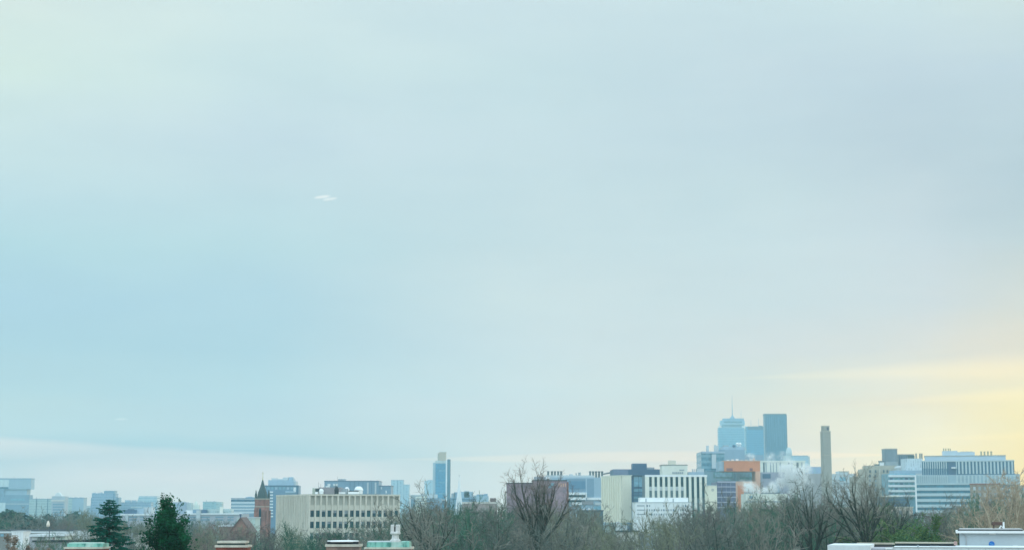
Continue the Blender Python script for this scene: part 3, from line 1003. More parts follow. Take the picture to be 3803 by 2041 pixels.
b.block('roof_box', 1820, 1842, 1848, 1867, D + 2, 6, mat('brown_roof_tile', (0.15, 0.1, 0.09)))

# ------------------------------------------------------------------ mauve brick building
D = 700
b = Bd('brick_laboratory', 'windowless mauve brick block behind the tall bare tree', 'brick building', 1990, D)
f = b.block('wall', 1881, 1978, 1794, None, D, 26, M_mauve)
b.coping(f, M_black, 0.35, 0.15)
g = b.block('upper_wing', 1978, 2105, 1784, None, D - 0.6, 26, M_mauve)
b.coping(g, M_black, 0.35, 0.15)
b.block('side_wing', 2105, 2112, 1788, None, D + 1.5, 20, M_red)
b.block('penthouse', 1984, 2040, 1768.5, 1784, D + 8, 10, M_grey)
p = b.block('roof_hood', 2028, 2041, 1769, 1776, D + 2, 1.4, M_white)
b.block('roof_hood', 2030, 2039, 1776, 1784, D + 2.1, 1.2, M_grey_d)
b.block('pilaster', 1874, 1880, 1826, None, D + 2, 4, M_ledge)
for x, y in ((2043, 1804), (2052, 1797)):
    b.band('window', g, x - 6, x + 5, y - 5, y + 6, M_win_p, 0.12)
for k in range(4):
    b.band('window', g, 2074 + k * 8, 2078 + k * 8, 1793, 1806, M_orange_l, 0.1)
b.band('string_course', f, 1881, 1978, 1803, 1804.4, M_mauve, 0.2)

# ------------------------------------------------------------------ lab with two rows of stacks
D = 1100
b = Bd('laboratory_building', 'blue laboratory with two rows of dark roof stacks and white balcony slabs', 'laboratory', 2150, D)
f = b.block('wall', 2050, 2250, 1771, None, D, 34, M_blue_l)
b.block('parapet_block', 2056, 2206, 1763.5, 1771, D + 2, 26, M_grey_l)
b.block('parapet_block', 2114, 2128, 1759, 1763.5, D + 4, 6, M_grey_l)
b.band('facade_panel', f, 2100, 2206, 1776, 1845, M_blue, 0.25)
b.band('window', f, 2112, 2174, 1785, 1814, mat('blue_louvre', (0.10, 0.21, 0.32), 0.4, 0.1), 0.45)
b.band('service_strip', f, 2175, 2180, 1776, 1845, M_blue_l, 0.4)
for y in (1790, 1799, 1808, 1819):
    b.band('ledge', f, 2096, 2112, y, y + 4, M_grey_l, 0.8)
for y0, y1, x0, x1 in ((1827, 1836, 2111, 2179), (1845, 1855, 2107, 2176), (1863.5, 1873, 2124, 2160)):
    b.band('balcony', f, x0, x1, y0, y1, M_white, 2.2)
for y0, y1 in ((1836, 1845), (1855, 1863.5)):
    b.band('window_band', f, 2112, 2172, y0, y1, M_win, 0.5)
b.band('balcony_end', f, 2174, 2179, 1827, 1846, M_white, 2.4)
b.band('ledge', f, 2180, 2250, 1846, 1855, M_white, 1.0)
b.band('window_band', f, 2160, 2204, 1859, 1872, mat('brown_grey_plant', (0.27, 0.25, 0.26)), 0.8)
b.band('window_band', f, 2210, 2236, 1864, 1874, M_grey_l, 0.6)
b.band('window_band', f, 2206, 2240, 1878, 1890, M_win_p, 0.5)
for x in (2034, 2048, 2059, 2071, 2082):
    b.stack('exhaust_stack', x + 2, 1748, 1764, D + 6, 0.75, M_grey_d)
b.block('stack_plinth', 2026, 2090, 1763, None, D + 4, 8, M_grey_l)
for x in (2192, 2203, 2214, 2225, 2236):
    b.stack('exhaust_stack', x, 1748, 1772, D + 8, 0.75, M_grey_d)
b.stack('exhaust_stack', 2140, 1755, 1764, D + 8, 0.4, M_grey)
b.stack('exhaust_stack', 2152, 1753, 1764, D + 8, 0.9, M_grey)
# roof duct to the right
mb = MB()
p0, p1 = pt(2240, 1759, D + 10), pt(2275, 1752, D + 10)
mb.tube([(p0.x, p0.y, p0.z), (p1.x, p1.y, p1.z)], [0.5, 0.5], 8)
b.out(mb, 'roof_duct', M_grey_d)

b = Bd('service_building', 'low cluttered loading building with dark roof and small white units under the blue laboratory', 'service building', 2170, 640)
f = b.block('wall', 2150, 2240, 1896, None, 640, 12, mat('dark_teal_wall', (0.09, 0.15, 0.17), 0.5, 0.15))
b.coping(f, M_grey_d, 0.4)
for x0, x1, y in ((2185, 2192, 1886), (2200, 2212, 1890), (2160, 2178, 1888)):
    b.block('roof_unit', x0, x1, y, 1896, 642, 2, M_white if x0 != 2160 else M_grey_l)

# ------------------------------------------------------------------ cream ribbed block on stilts
D = 900
b = Bd('ribbed_block', 'windowless cream ribbed block raised on white stilts', 'building', 2310, D)
f = b.block('wall', 2309, 2345, 1765, 1938, D, 28, M_conc, yaw=20)  # wall darker than its ribs, so the gaps carry painted shade
lf = f.left
# ribbed left face, drawn as its own block running back-left
x_, _ = ray(2236, 1850)
L_l = 28.0
mb = MB()
for k in range(9):
    s = L_l * (k + 0.5) / 9
    mb.prism([lf.at(s - 0.75, 0.7), lf.at(s + 0.75, 0.7), lf.at(s + 1.0, -0.05), lf.at(s - 1.0, -0.05)], f.zb + 0.02, f.zt - 0.02)
b.out(mb, 'ribbed_cladding', M_cream)
b.slab('facade_panel', f, 0.15, f.L - 0.1, f.zb + 0.02, f.zt - 0.02, M_cream, 0.3)
b.coping(f, M_cream_w, 0.4, 0.45)
for x in (2297, 2320):
    a = pt(x, 1935, D + 4)
    mb = MB()
    mb.box(a.x - 1.3, a.x + 1.3, a.y - 1.3, a.y + 1.3, -0.3, a.z)
    b.out(mb, 'stilt', M_white)
for x in (2296, 2318):
    a = pt(x, 1935, D + 16)
    mb = MB()
    mb.box(a.x - 1.0, a.x + 1.0, a.y - 1.0, a.y + 1.0, -0.3, a.z)
    b.out(mb, 'stilt', M_white)

# ------------------------------------------------------------------ blue link and white slit building
D = 930
b = Bd('hospital_building', 'slate blue hospital block with an overhanging flat roof between cream ribs and white slits', 'hospital', 2370, D)
f = b.block('wall', 2340, 2400, 1763, None, D, 26, M_blue_d)
b.band('window', f, 2354, 2390, 1768, 1806, M_win_p, 0.25)
for k in range(4):
    b.band('window', f, 2354, 2390, 1813 + k * 14, 1824 + k * 14, mat('blue_louvre', (0.1, 0.21, 0.32)) if k % 2 else M_win_p, 0.22)
b.band('mullion', f, 2371, 2372.2, 1768, 1866, M_blue_d, 0.4)
g = b.block('roof_slab', 2277, 2458, 1741, 1763.5, D - 1.5, 30, M_blue_d)
b.band('facade_panel', g, 2277, 2333, 1743, 1761, mat('grey_violet_panel', (0.16, 0.20, 0.29)), 0.2)
b.block('penthouse', 2350, 2402, 1719.5, 1741, D + 6, 12, M_blue_d)
b.block('penthouse', 2402, 2430, 1734, 1741, D + 7, 10, M_grey)

D = 880
b = Bd('hospital_building', 'white hospital building with tall dark vertical slit windows above a low white front', 'hospital', 2510, D)
f = b.block('wall', 2396, 2625, 1763, None, D, 20, mat('dark_slit_wall', (0.10, 0.14, 0.17), 0.4, 0.15, 0.2))
xs = [2416 + 19.6 * k for k in range(11)]
pier_edges = [2396] + [v for x in xs for v in (x - 5, x + 5)] + [2625]
for i in range(0, len(pier_edges), 2):
    b.band('pier', f, pier_edges[i], pier_edges[i + 1], 1769, 1905, M_cream_w, 0.9)
b.band('parapet', f, 2395, 2626, 1762, 1769, M_white, 1.0)
for i, x in enumerate(xs):
    if i < 7:
        b.band('window', f, x - 5, x + 5, 1770, 1805, M_win, 0.12)
        b.band('spandrel', f, x - 5, x + 5, 1805.5, 1820, M_grey_l, 0.4)
        b.band('window', f, x - 5, x + 5, 1820.5, 1846, mat('slit_glass_grey', (0.10, 0.16, 0.18), 0.25, 0.3, 0.4), 0.12)
    else:
        b.band('window', f, x - 5, x + 5, 1770, 1848, M_win, 0.12)
        b.band('window', f, x - 5, x + 5, 1849, 1895, mat('slit_glass_grey', (0.1, 0.16, 0.18)), 0.12)
g = b.block('penthouse', 2459, 2553, 1726, 1763, D + 8, 14, M_cream_w)
b.coping(g, M_grey_d, 0.3, 0.2)
b.block('roof_box', 2484, 2510, 1708.5, 1726, D + 11, 6, M_conc)
for k in range(6):
    b.band('louvre', g, 2497 + k * 7, 2502 + k * 7, 1751, 1758, M_grey, 0.2)
b.band('louvre', g, 2523, 2541, 1742, 1746, M_grey, 0.2)
b.block('roof_box', 2556, 2616, 1751, 1763, D + 10, 8, M_blue_l)
b.block('roof_box', 2588, 2615, 1739, 1751, D + 11, 6, M_grey_l)
for x in (2572, 2578):
    b.stack('exhaust_stack', x, 1741, 1752, D + 11, 0.35, M_grey_l)

D = 840
b = Bd('clinic_building', 'low white clinic with rows of tiny square windows in front of the slit windowed hospital', 'clinic', 2465, D)
f = b.block('wall', 2360, 2571, 1864.5, None, D, 22, M_white)
b.coping(f, M_grey_l, 0.3, 0.2)
g = b.block('upper_storey', 2378, 2556, 1846, 1864.5, D + 4, 14, M_white)
for x in (2399, 2500):
    b.band('door', g, x - 2, x + 2, 1850, 1863, M_grey, 0.12)
for y in (1873, 1889, 1905):
    b.band('window', f, 2366, 2394, y + 1, y + 5, M_grey, 0.1)
for ri, y in enumerate((1873, 1889, 1905)):
    for k in range(18):
        if ri == 0 and k not in (0, 1, 7, 8, 13, 15, 16):
            continue
        x = 2401 + k * 8.9
        b.band('window', f, x, x + 4.6, y, y + 7, M_grey if (k + ri) % 4 else M_win_b, 0.1)

D = 820
b = Bd('sign_tower', 'narrow blank cream slab tower with a small round grey emblem', 'tower', 2647, D)
f = b.block('wall', 2630, 2663, 1802, None, D, 12, M_cream, yaw=0)
b.coping(f, M_grey_l, 0.3, 0.15)
s, z = f.sz(2646.5, 1818)
mb = MB()
n = 20
r0, r1 = 0.62, 0.45
V = []
for rr in (r1, r0):
    for j in range(n):
        a = 2 * math.pi * j / n
        V.append(f.at(s + rr * math.cos(a), 0.06) + (z + rr * math.sin(a),))
mb.add(V, [(j, (j + 1) % n, n + (j + 1) % n, n + j) for j in range(n)])
for dz in (-0.12, 0.14):
    mb.add([f.at(s - 0.4, 0.06) + (z + dz,), f.at(s + 0.4, 0.06) + (z + dz + 0.1,), f.at(s + 0.4, 0.06) + (z + dz + 0.22,), f.at(s - 0.4, 0.06) + (z + dz + 0.12,)], [(0, 1, 2, 3)])
b.out(mb, 'emblem', M_grey)

D = 910
b = Bd('parking_structure', 'purple grey building with pale horizontal floor stripes left of the lower orange block', 'building', 2698, D)
f = b.block('wall', 2664, 2733, 1788, None, D, 26, mat('purple_grey_glazing', (0.12, 0.13, 0.22), 0.4, 0.15, 0.15))
for k in range(6):
    y = 1785.5 + k * 19
    b.band('floor_band', f, 2664, 2733, y, y + 3.6 + (k == 0) * 2, mat('lilac_band', (0.42, 0.43, 0.52)), 0.4)
    if k:
        for x in (2680, 2697, 2714):
            b.band('mullion', f, x - 0.5, x + 0.5, y - 15, y, mat('lilac_band', (0.42, 0.43, 0.52)), 0.15)

D = 1150
b = Bd('glass_office', 'teal glass office building with twin roof stacks left of the upper orange block', 'office building', 2660, D)
mgt = mat('teal_band_glazing', (0.17, 0.31, 0.37), 0.3, 0.15, 0.1, bands=(4.0, 0.55, (0.09, 0.22, 0.29), 0.0))
f = b.block('wall', 2606, 2692, 1676, None, D, 30, mgt)
b.band('roof_fascia', f, 2605, 2692, 1675, 1682, M_blue_l, 0.4)
b.band('lift_shaft', f, 2643, 2659, 1686, 1738, M_grey_l, 1.6)
for x, w in ((2628.5, 4.2), (2656, 3), (2664, 5)):
    b.block('roof_stack', x - w, x + w, 1653 if w != 3 else 1651, 1676, D + 8, 3, M_grey_l)
b.block('roof_box', 2670, 2692, 1668, 1676, D + 6, 8, M_blue)
g = b.block('front_wing', 2624, 2734, 1745, None, D - 10, 9, mat('grey_teal_cladding', (0.20, 0.32, 0.38), 0.5, 0.08))
b.band('window_frame', g, 2650, 2722, 1752, 1774, M_win_g, 0.2)
b.band('window', g, 2654, 2719, 1754.5, 1769.5, M_win_p, 0.4)
b.band('window_band', g, 2662, 2716, 1776, 1784, M_win_p, 0.2)
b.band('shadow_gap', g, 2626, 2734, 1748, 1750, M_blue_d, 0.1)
g2 = b.block('front_wing', 2734, 2812, 1749, 1788, D - 14, 6, mat('grey_teal_cladding', (0.2, 0.32, 0.38)))
b.band('window', g2, 2748, 2806, 1752, 1769, M_win_p, 0.3)
b.band('window_band', g2, 2748, 2806, 1771, 1779, M_win_g, 0.3)

D = 1105
b = Bd('terracotta_building', 'orange terracotta laboratory with an upper slab, tall leg and lower block by the steam', 'laboratory', 2756, D)
f = b.block('upper_block', 2690, 2823, 1711, 1748.5, D + 2, 22, M_orange)
b.coping(f, M_orange_l, 0.4)
b.block('side_block', 2671, 2690, 1712, 1748, D + 4, 18, M_blue_l)
for x0, x1 in ((2698, 2721), (2784, 2795)):
    b.band('window', f, x0, x1, 1737, 1747, mat('maroon_window', (0.22, 0.07, 0.07), 0.4), 0.2)
b.block('support_leg', 2807, 2825, 1748.5, None, D + 1.6, 16, M_orange_l)
g = b.block('lower_block', 2732, 2812, 1786, None, D - 22, 20, M_orange_l)
b.band('facade_panel', g, 2740, 2770, 1801, 1888, M_orange, 0.35)
for k in range(7):
    b.block('roof_unit', 2700 + k * 17, 2709 + k * 17, 1706 - (k % 3) * 1.5, 1711, D + 8, 3, M_white if k < 3 else M_grey_l)
b.block('roof_unit', 2797, 2804, 1700, 1711, D + 9, 2, M_orange_l)

D = 1320
b = Bd('laboratory_building', 'grey blue laboratory with rooftop dishes in front of the tower with the tall mast', 'laboratory', 2720, D)
f = b.block('wall', 2671, 2768, 1668, None, D, 30, mat('mid_blue_wall', (0.25, 0.35, 0.44), 0.5, 0.06))
b.block('roof_storey', 2684, 2766, 1657, 1668, D + 5, 18, M_blue_l)
b.block('roof_unit', 2722, 2732, 1651, 1658, D + 4, 4, M_blue_d)
b.block('roof_unit', 2688, 2706, 1652, 1657, D + 7, 6, M_grey)
for x, rr in ((2739, 1.1), (2749, 0.8)):
    p = pt(x, 1657, D + 8)
    mb = MB()
    mb.lathe((p.x, p.y, p.z - 0.1), [(rr * 0.4, 0), (rr * 0.5, 1.2), (rr * 1.2, 1.6), (rr * 1.3, 2.4), (rr * 0.9, 3.1), (rr * 0.3, 3.4)], 14)
    b.out(mb, 'roof_dish', M_white)
# sloping duct housing
mb = MB()
p0, p1 = pt(2745, 1650, D + 12), pt(2772, 1665, D + 12)
mb.add([(p0.x, p0.y, f.zt), (p1.x, p1.y, f.zt), (p1.x, p1.y, p1.z), (p0.x, p0.y, p0.z), (p0.x, p0.y + 6, f.zt), (p1.x, p1.y + 6, f.zt), (p1.x, p1.y + 6, p1.z), (p0.x, p0.y + 6, p0.z)],
       [(0, 1, 2, 3), (7, 6, 5, 4), (0, 4, 5, 1), (1, 5, 6, 2), (2, 6, 7, 3), (3, 7, 4, 0)])
b.out(mb, 'duct_housing', M_grey_l)
b.block('side_wing', 2760, 2838, 1688, None, D + 8, 20, mat('mid_blue_wall', (0.25, 0.35, 0.44)))

# ------------------------------------------------------------------ the three towers
D = 3050
mp = mat('banded_tower_facade', (0.20, 0.37, 0.49), 0.4, 0.04, 0.05, bands=(4.4, 0.5, (0.14, 0.31, 0.44), 0.0))
b = Bd('skyscraper', 'tall banded tower with a stepped crown and long roof mast', 'skyscraper', 2720, D)
f = b.block('shaft', 2671.5, 2767, 1587, None, D, 40, mp)
b.block('corner_strip', 2767, 2777, 1590, None, D + 4, 34, mat('pale_tower_side', (0.46, 0.56, 0.6)))
g = b.block('crown_block', 2681, 2762, 1577, 1587, D + 4, 32, M_blue_l)
g = b.block('crown_block', 2677, 2766, 1560, 1577, D + 1, 38, mat('crown_wall', (0.30, 0.45, 0.55), 0.5, 0.05))
b.band('window_band', g, 2688, 2756, 1563, 1568, M_win_b, 0.4)
b.band('window_band', g, 2682, 2761, 1571, 1575, M_blue_l, 0.7)
b.block('roof_slab', 2686, 2763, 1552.5, 1560, D + 8, 24, M_blue)
for x0, x1 in ((2670.5, 2680), (2756, 2772)):
    b.block('corner_cap', x0, x1, 1580.5, 1587, D - 0.5, 8, M_white)
mast = pt(2720, 1552, D + 18)
zt = pt(2720, 1470, D + 18).z
mb = MB()
mb.tube([(mast.x, mast.y, mast.z - 0.2), (mast.x, mast.y, mast.z + 2.2), (mast.x, mast.y, mast.z + 5.5), (mast.x, mast.y, mast.z + 18), (mast.x, mast.y, zt)], [5.5, 3.2, 1.0, 0.6, 0.22], 8)
b.out(mb, 'mast', M_blue)
b.pole('antenna', 2752.5, 1522, 1553, D + 15, 0.28, M_blue_l, 5)

D = 2900
b = Bd('skyscraper', 'plain flat topped blue tower joining the tower with the mast and the ribbed tower', 'skyscraper', 2810, D)
f = b.block('shaft', 2776, 2846, 1582.5, None, D, 36, mat('plain_blue_tower', (0.05, 0.23, 0.40), 0.35, 0.05, 0.03, bands=(3.9, 0.5, (0.04, 0.205, 0.37), 0.0)))
b.band('roof_band', f, 2776, 2846, 1582, 1594, M_blue_d, 0.3)
b.block('roof_box', 2818, 2832, 1579.5, 1582.5, D + 6, 8, M_blue_d)
b.pole('antenna', 2789, 1559, 1583, D + 10, 0.26, M_blue_l, 5)
b.pole('antenna', 2818, 1554, 1583, D + 10, 0.34, M_blue_l, 5)

D = 2600
b = Bd('skyscraper', 'dark slate blue slab tower with vertical ribs, darkest of the three tall towers', 'skyscraper', 2882, D)
f = b.block('shaft', 2843.5, 2924, 1539, None, D, 30, mat('dark_ribbed_tower', (0.030, 0.125, 0.23), 0.35, 0.08, 0.04, ribs=(3.1, 0.5, (0.018, 0.10, 0.195))))
b.coping(f, mat('roof_edge_metal', (0.02, 0.06, 0.11), 0.5), 1.6, 0.3, 'roof_edge')
b.band('corner_strip', f, 2920, 2924, 1539, 1715, M_blue_d, 0.4)
b.band('corner_strip', f, 2843.5, 2846.5, 1539, 1715, M_blue_d, 0.4)
rnd = random.Random(9)
for k in range(9):
    x = 2851 + k * 8
    y0 = 1560 + rnd.uniform(-14, 30)
    b.band('facade_rib', f, x, x + 1.6, y0, y0 + rnd.uniform(50, 110), mat('tower_rib', (0.075, 0.20, 0.32)), 0.3)

D = 2400
b = Bd('domed_building', 'pale building with a small round dome right of the ribbed tower', 'building', 2932, D)
b.block('wall', 2918, 2948, 1690, None, D, 20, M_grey_l)
p = pt(2930, 1690, D + 8)
mb = MB()
mb.lathe((p.x, p.y, p.z - 0.1), [(4.6, 0), (4.6, 4), (4.3, 7), (3.4, 9.8), (2.0, 11.6), (0.5, 12.3)], 18)
b.out(mb, 'dome', M_grey_l, smooth=True)
b = Bd('office_building', 'plain light blue office box between the ribbed tower and the square stack', 'office building', 2980, D)
f = b.block('wall', 2947, 3003, 1692.5, None, D - 60, 30, mat('light_box_wall', (0.36, 0.48, 0.56), 0.5, 0.04, 0.05))
b.coping(f, M_blue, 0.9)
b.block('side_wing', 3003, 3010, 1693, None, D - 58, 26, M_grey_l)

D = 1700
b = Bd('office_building', 'low lilac blue office block just left of the square concrete stack', 'office building', 3030, D)
f = b.block('wall', 3003, 3060, 1733.5, None, D, 24, mat('lilac_wall', (0.32, 0.40, 0.55), 0.5, 0.05))
b.band('seam', f, 3022, 3030, 1740, 1775, M_blue_l, 0.4)
b.coping(f, mat('lilac_band', (0.42, 0.43, 0.52)), 0.5)

# cream hall with dark slits behind the steam, with the lower wing
D = 1200
b = Bd('hospital_building', 'cream hospital hall with dark vertical slits partly veiled by the steam', 'hospital', 2905, D)
f = b.block('wall', 2824, 2992, 1711, None, D, 28, M_cream_w)
b.band('parapet', f, 2824, 2992, 1709, 1714, M_cream_w, 0.5)
for x, w in ((2837, 3), (2845, 2), (2862, 2), (2872, 1.6), (2884, 1.6), (2898, 2), (2930, 3), (2941, 2), (2962, 4), (2978, 2)):
    b.band('window', f, x - w, x + w, 1716, 1752, M_grey_d if w > 2.5 else M_grey, 0.15)
g = b.block('lower_wing', 2830, 2930, 1752, None, D - 25, 22, mat('lilac_grey_wall', (0.36, 0.36, 0.42), 0.7, 0.1))
b.band('window', g, 2832, 2862, 1758, 1775, M_blue_d, 0.2)
b.band('facade_panel', g, 2868, 2895, 1790, 1828, M_blue, 0.4)
h_ = b.block('lower_wing', 2930, 2980, 1748, None, D - 22, 20, M_grey_l)
b.band('window', h_, 2936, 2976, 1764, 1772, M_grey, 0.2)
b.block('lower_wing', 2980, 3052, 1757, None, D - 20, 18, mat('warm_grey_wall', (0.40, 0.38, 0.37), 0.7, 0.1))
D = 960
b = Bd('plant_building', 'long low cream plant building with a dark roof line under the steam', 'plant building', 2840, D)
f = b.block('wall', 2770, 2925, 1832, None, D, 20, M_cream_w)
b.block('roof_hood', 2832, 2896, 1829, 1832, D + 3, 8, M_grey_d)
b.block('side_wing', 2770, 2797, 1826, 1832.2, D + 5, 8, M_grey)
b.band('window_band', f, 2770, 2925, 1859, 1864, M_grey, 0.2)
b.band('window', f, 2783, 2796, 1840, 1850, M_win_p, 0.2)

# ------------------------------------------------------------------ tall square stack
D = 1100
b = Bd('smokestack', 'tall square tan concrete stack with a narrower top standing clear of other buildings', 'smokestack', 3075, D)
c0 = pt(3073.5, 1900, D + 4)
zt, zm, zs_ = pt(3071, 1579, D).z, pt(3071, 1600, D).z, pt(3071, 1690, D).z
mb = MB()
def sq(hw, rot=R(12)):
    return [(c0.x + hw * 1.4142 * math.cos(rot + math.pi / 4 + k * math.pi / 2), c0.y + hw * 1.4142 * math.sin(rot + math.pi / 4 + k * math.pi / 2)) for k in range(4)]
mb.prism(sq(2.8), -0.3, zm, sq(2.62))
b.out(mb, 'shaft', M_chim)
mb = MB()
mb.prism(sq(2.1), zm - 0.05, zt - 0.5)
b.out(mb, 'top_stage', M_chim)
mb = MB()
mb.prism(sq(2.3), zt - 0.55, zt)
b.out(mb, 'rim', M_stone)
mb = MB()
mb.prism(sq(2.82), zm - 0.4, zm + 0.15, sq(2.7))
b.out(mb, 'collar', M_stone)
fc = Face(sq(2.1)[2], (math.cos(R(12)), math.sin(R(12))))
b.slab('opening', fc, 2.3, 3.7, zm + 0.8, zt - 1.0, mat('dark_opening', (0.10, 0.09, 0.12), 0.8), 0.06)  # plain dark panel on the top stage
mb = MB()
mb.prism(sq(2.82), zs_, zs_ + 0.5)
b.out(mb, 'string_course', M_stone)

D = 1350
b = Bd('office_building', 'small pale grey office blocks just right of the square concrete stack', 'office building', 3130, D)
f = b.block('wall', 3090, 3180, 1758, None, D, 20, M_grey_l)
g = b.block('upper_block', 3116, 3152, 1748.5, 1758, D + 2, 14, M_grey_l)
b.band('roof_band', g, 3116, 3152, 1748, 1752, M_stone, 0.4)
b.band('window_band', f, 3118, 3142, 1770, 1784, M_win_p, 0.3)
b.band('window_band', f, 3095, 3170, 1790, 1796, M_grey, 0.3)

# ------------------------------------------------------------------ tan stone hospital on the right
D = 1150
b = Bd('stone_hospital', 'tan stone hospital with paired windows and a curved slate rooftop tower', 'hospital', 3270, D)
f = b.block('wall', 3215, 3330, 1739, None, D, 24, M_stone)
b.block('upper_wall', 3225, 3330, 1727, 1739, D + 1.5, 20, M_stone)
b.block('side_wing', 3178, 3215, 1768, None, D + 2, 20, M_stone)
for x in (3231, 3252, 3282, 3295):
    for k in range(5):
        b.band('window', f, x - 3, x + 3, 1744 + k * 17, 1754 + k * 17, M_grey_d if k < 2 else M_grey, 0.15)
for x in (3242, 3268, 3306):
    b.band('pilaster', f, x - 2.5, x + 2.5, 1740, 1850, M_ledge, 0.5)
b.block('roof_unit', 3268, 3284, 1712, 1727, D + 4, 4, M_white)
b.block('roof_unit', 3266, 3284, 1710, 1714, D + 3.6, 4, M_grey_d)
b.block('penthouse', 3252, 3268, 1722, 1727, D + 5, 5, M_slate)
# rounded tower
xc, _ = ray(3306, 1700)
p = Vector((xc * (D + 8), D + 8))
zt, zb = pt(3306, 1667, D + 4).z, pt(3306, 1727, D + 4).z
hw = (3330 - 3283) / 2 / FPX * D
outl = [(p.x - hw, p.y + 6), (p.x - hw, p.y - 3)] + [(p.x - hw * math.cos(a), p.y - 3 - 3.2 * math.sin(a)) for a in [math.pi * k / 10 for k in range(1, 10)]] + [(p.x + hw, p.y - 3), (p.x + hw, p.y + 6)]
mb = MB()
mb.prism(outl, zb - 0.1, zt)
b.out(mb, 'round_tower', mat('slate_grey_cladding', (0.19, 0.23, 0.26), 0.5, 0.12, 0.2))
mb = MB()
mb.prism([(p.x + (q[0] - p.x) * 1.05, p.y + (q[1] - p.y) * 1.05) for q in outl], zt, zt + 0.5)
b.out(mb, 'roof_edge', M_stone)
mb = MB()
mb.prism([(p.x + (q[0] - p.x) * 1.03, p.y + (q[1] - p.y) * 1.03) for q in outl], zb - 0.1, zb + 2.6)
b.out(mb, 'tower_base', M_grey)
g = b.block('dark_wing', 3332, 3398, 1687, None, D + 12, 16, mat('slate_grey_cladding', (0.19, 0.23, 0.26)))
b.coping(g, M_stone, 0.4, 0.3)
for k in range(4):
    b.band('vertical_rib', g, 3340 + k * 8, 3343 + k * 8, 1692, 1728, M_blue_d, 0.3)
b.band('window_band', g, 3372, 3396, 1690, 1704, M_slate, 0.4)
for x in (3402, 3416, 3423):
    b.block('roof_stack', x, x + 4, 1682, 1704, D + 16, 2, M_stone)
# curved stone apse in front
p = pt(3345, 1760, D + 6)
mb = MB()
rr = 7.2
mb.lathe((p.x, p.y, 0), [(rr, -0.3), (rr, pt(3345, 1736, D).z), (rr * 0.9, pt(3345, 1730, D).z), (rr * 0.5, pt(3345, 1727, D).z)], 24)
b.out(mb, 'curved_bay', M_grey_l)

D = 1120
b = Bd('hospital_building', 'pale glass hospital wing with white slab balconies beside the tan stone hospital', 'hospital', 3350, D)
f = b.block('wall', 3300, 3403, 1757, None, D, 20, M_win_p)
for k in range(5):
    b.band('balcony', f, 3299, 3402, 1762 + k * 18.5, 1770 + k * 18.5, M_white, 1.2)
    for j in range(5):
        x = 3304 + j * 19
        b.band('window', f, x, x + 11, 1773 + k * 18.5, 1779 + k * 18.5, M_win_g if (j + k) % 3 else M_blue_d, 0.3)
b.block('upper_block', 3320, 3430, 1745, 1757, D + 3, 14, M_blue_l)
b.block('link_block', 3403, 3440, 1757, None, D + 2, 14, M_grey_l)
g = b.block('roof_block', 3366, 3426, 1701, 1746, D + 6, 16, mat('pale_ribbed_panel', (0.58, 0.65, 0.67), 0.6, 0.04, 0.1, ribs=(1.6, 0.3, (0.5, 0.58, 0.62))))
b.band('balcony', f, 3380, 3402, 1800, 1850, M_win_g, 0.9)

# ------------------------------------------------------------------ large striped laboratory at the right
D = 1080
YW = -14
def dd(x):
    return -(x - 3402) / FPX * D * 0.249
b = Bd('research_building', 'long research building with striped fins above dark window bands at the right edge', 'research building', 3590, D)
M_fin = mat('white_fin', (0.46, 0.55, 0.57), 0.6, 0.04, 0.1)
M_deep = mat('deep_blue_glazing', (0.05, 0.14, 0.23), 0.25, 0.15, 0.2, spec=0.6)
M_pale = mat('pale_fin_back', (0.33, 0.44, 0.49), 0.5, 0.08, 0.2)
f = b.block('wall', 3402, 3788, 1763, None, D + dd(3402), 34, M_grey_l, yaw=YW)
u = b.block('upper_storeys', 3424, 3767, 1710, 1763, D + 0.8 + dd(3424), 30, M_deep, yaw=YW)
b.band('cornice', u, 3424, 3767, 1708, 1712.5, M_fin, 0.7)
x = 3428.0
while x < 3764:
    if not 3519 < x < 3550:
        wide = x > 3550
        w = 6.3 if wide else 4.0
        b.band('fin', u, x, x + w, 1712.5, 1758 if wide else 1738, M_fin, 0.6)
        if not wide:
            b.band('fin', u, x + 1, x + 3, 1738, 1761, M_pale, 0.4)
        x += 13.2 if wide else 8.4
    else:
        x = 3550.0
b.band('recess_shade_slab', u, 3522, 3549, 1714, 1762, M_blue_d, 0.3)  # flat dark slab for a recess, its shade put into the colour
b.band('ledge', u, 3533, 3549, 1733, 1738, M_white, 1.8)
b.band('back_panel', f, 3402, 3788, 1763, 1793, M_pale, 0.15)
x = 3412.0
while x < 3784:
    if not 3522 < x < 3548:
        w = 7.0 if x > 3548 else 4.0
        b.band('lower_fin', f, x, x + w, 1764, 1792, M_fin, 0.7)
        x += 14.2 if x > 3548 else 8.0
    else:
        x = 3551.0
b.band('spandrel', f, 3402, 3788, 1792.5, 1798, M_fin, 0.9)
for k in range(5):
    y = 1798.5 + k * 21
    b.band('window_band', f, 3403, 3787, y, y + 10, mat('teal_strip_window', (0.025, 0.14, 0.21), 0.25, 0.4, 0.25, spec=0.6), 0.25)
    b.band('spandrel', f, 3403, 3787, y + 10.2, y + 20.8, M_fin, 1.0)
b.band('corner_pier', f, 3399, 3405, 1763, 1900, M_white, 1.3)
pr = b.block('roof_storey', 3434, 3735, 1693, 1710, D + 5 + dd(3434), 22, mat('pale_roof_cladding', (0.48, 0.57, 0.63), 0.5, 0.05, 0.1), yaw=YW)
b.coping(pr, M_stone, 0.4, 0.3)
b.block('roof_block', 3500, 3556, 1673, 1693, D + 7 + dd(3500), 16, mat('pale_roof_cladding', (0.48, 0.57, 0.63)), yaw=YW)
b.block('roof_block', 3556, 3620, 1677, 1693, D + 7.5 + dd(3556), 15, mat('pale_roof_cladding', (0.48, 0.57, 0.63)), yaw=YW)
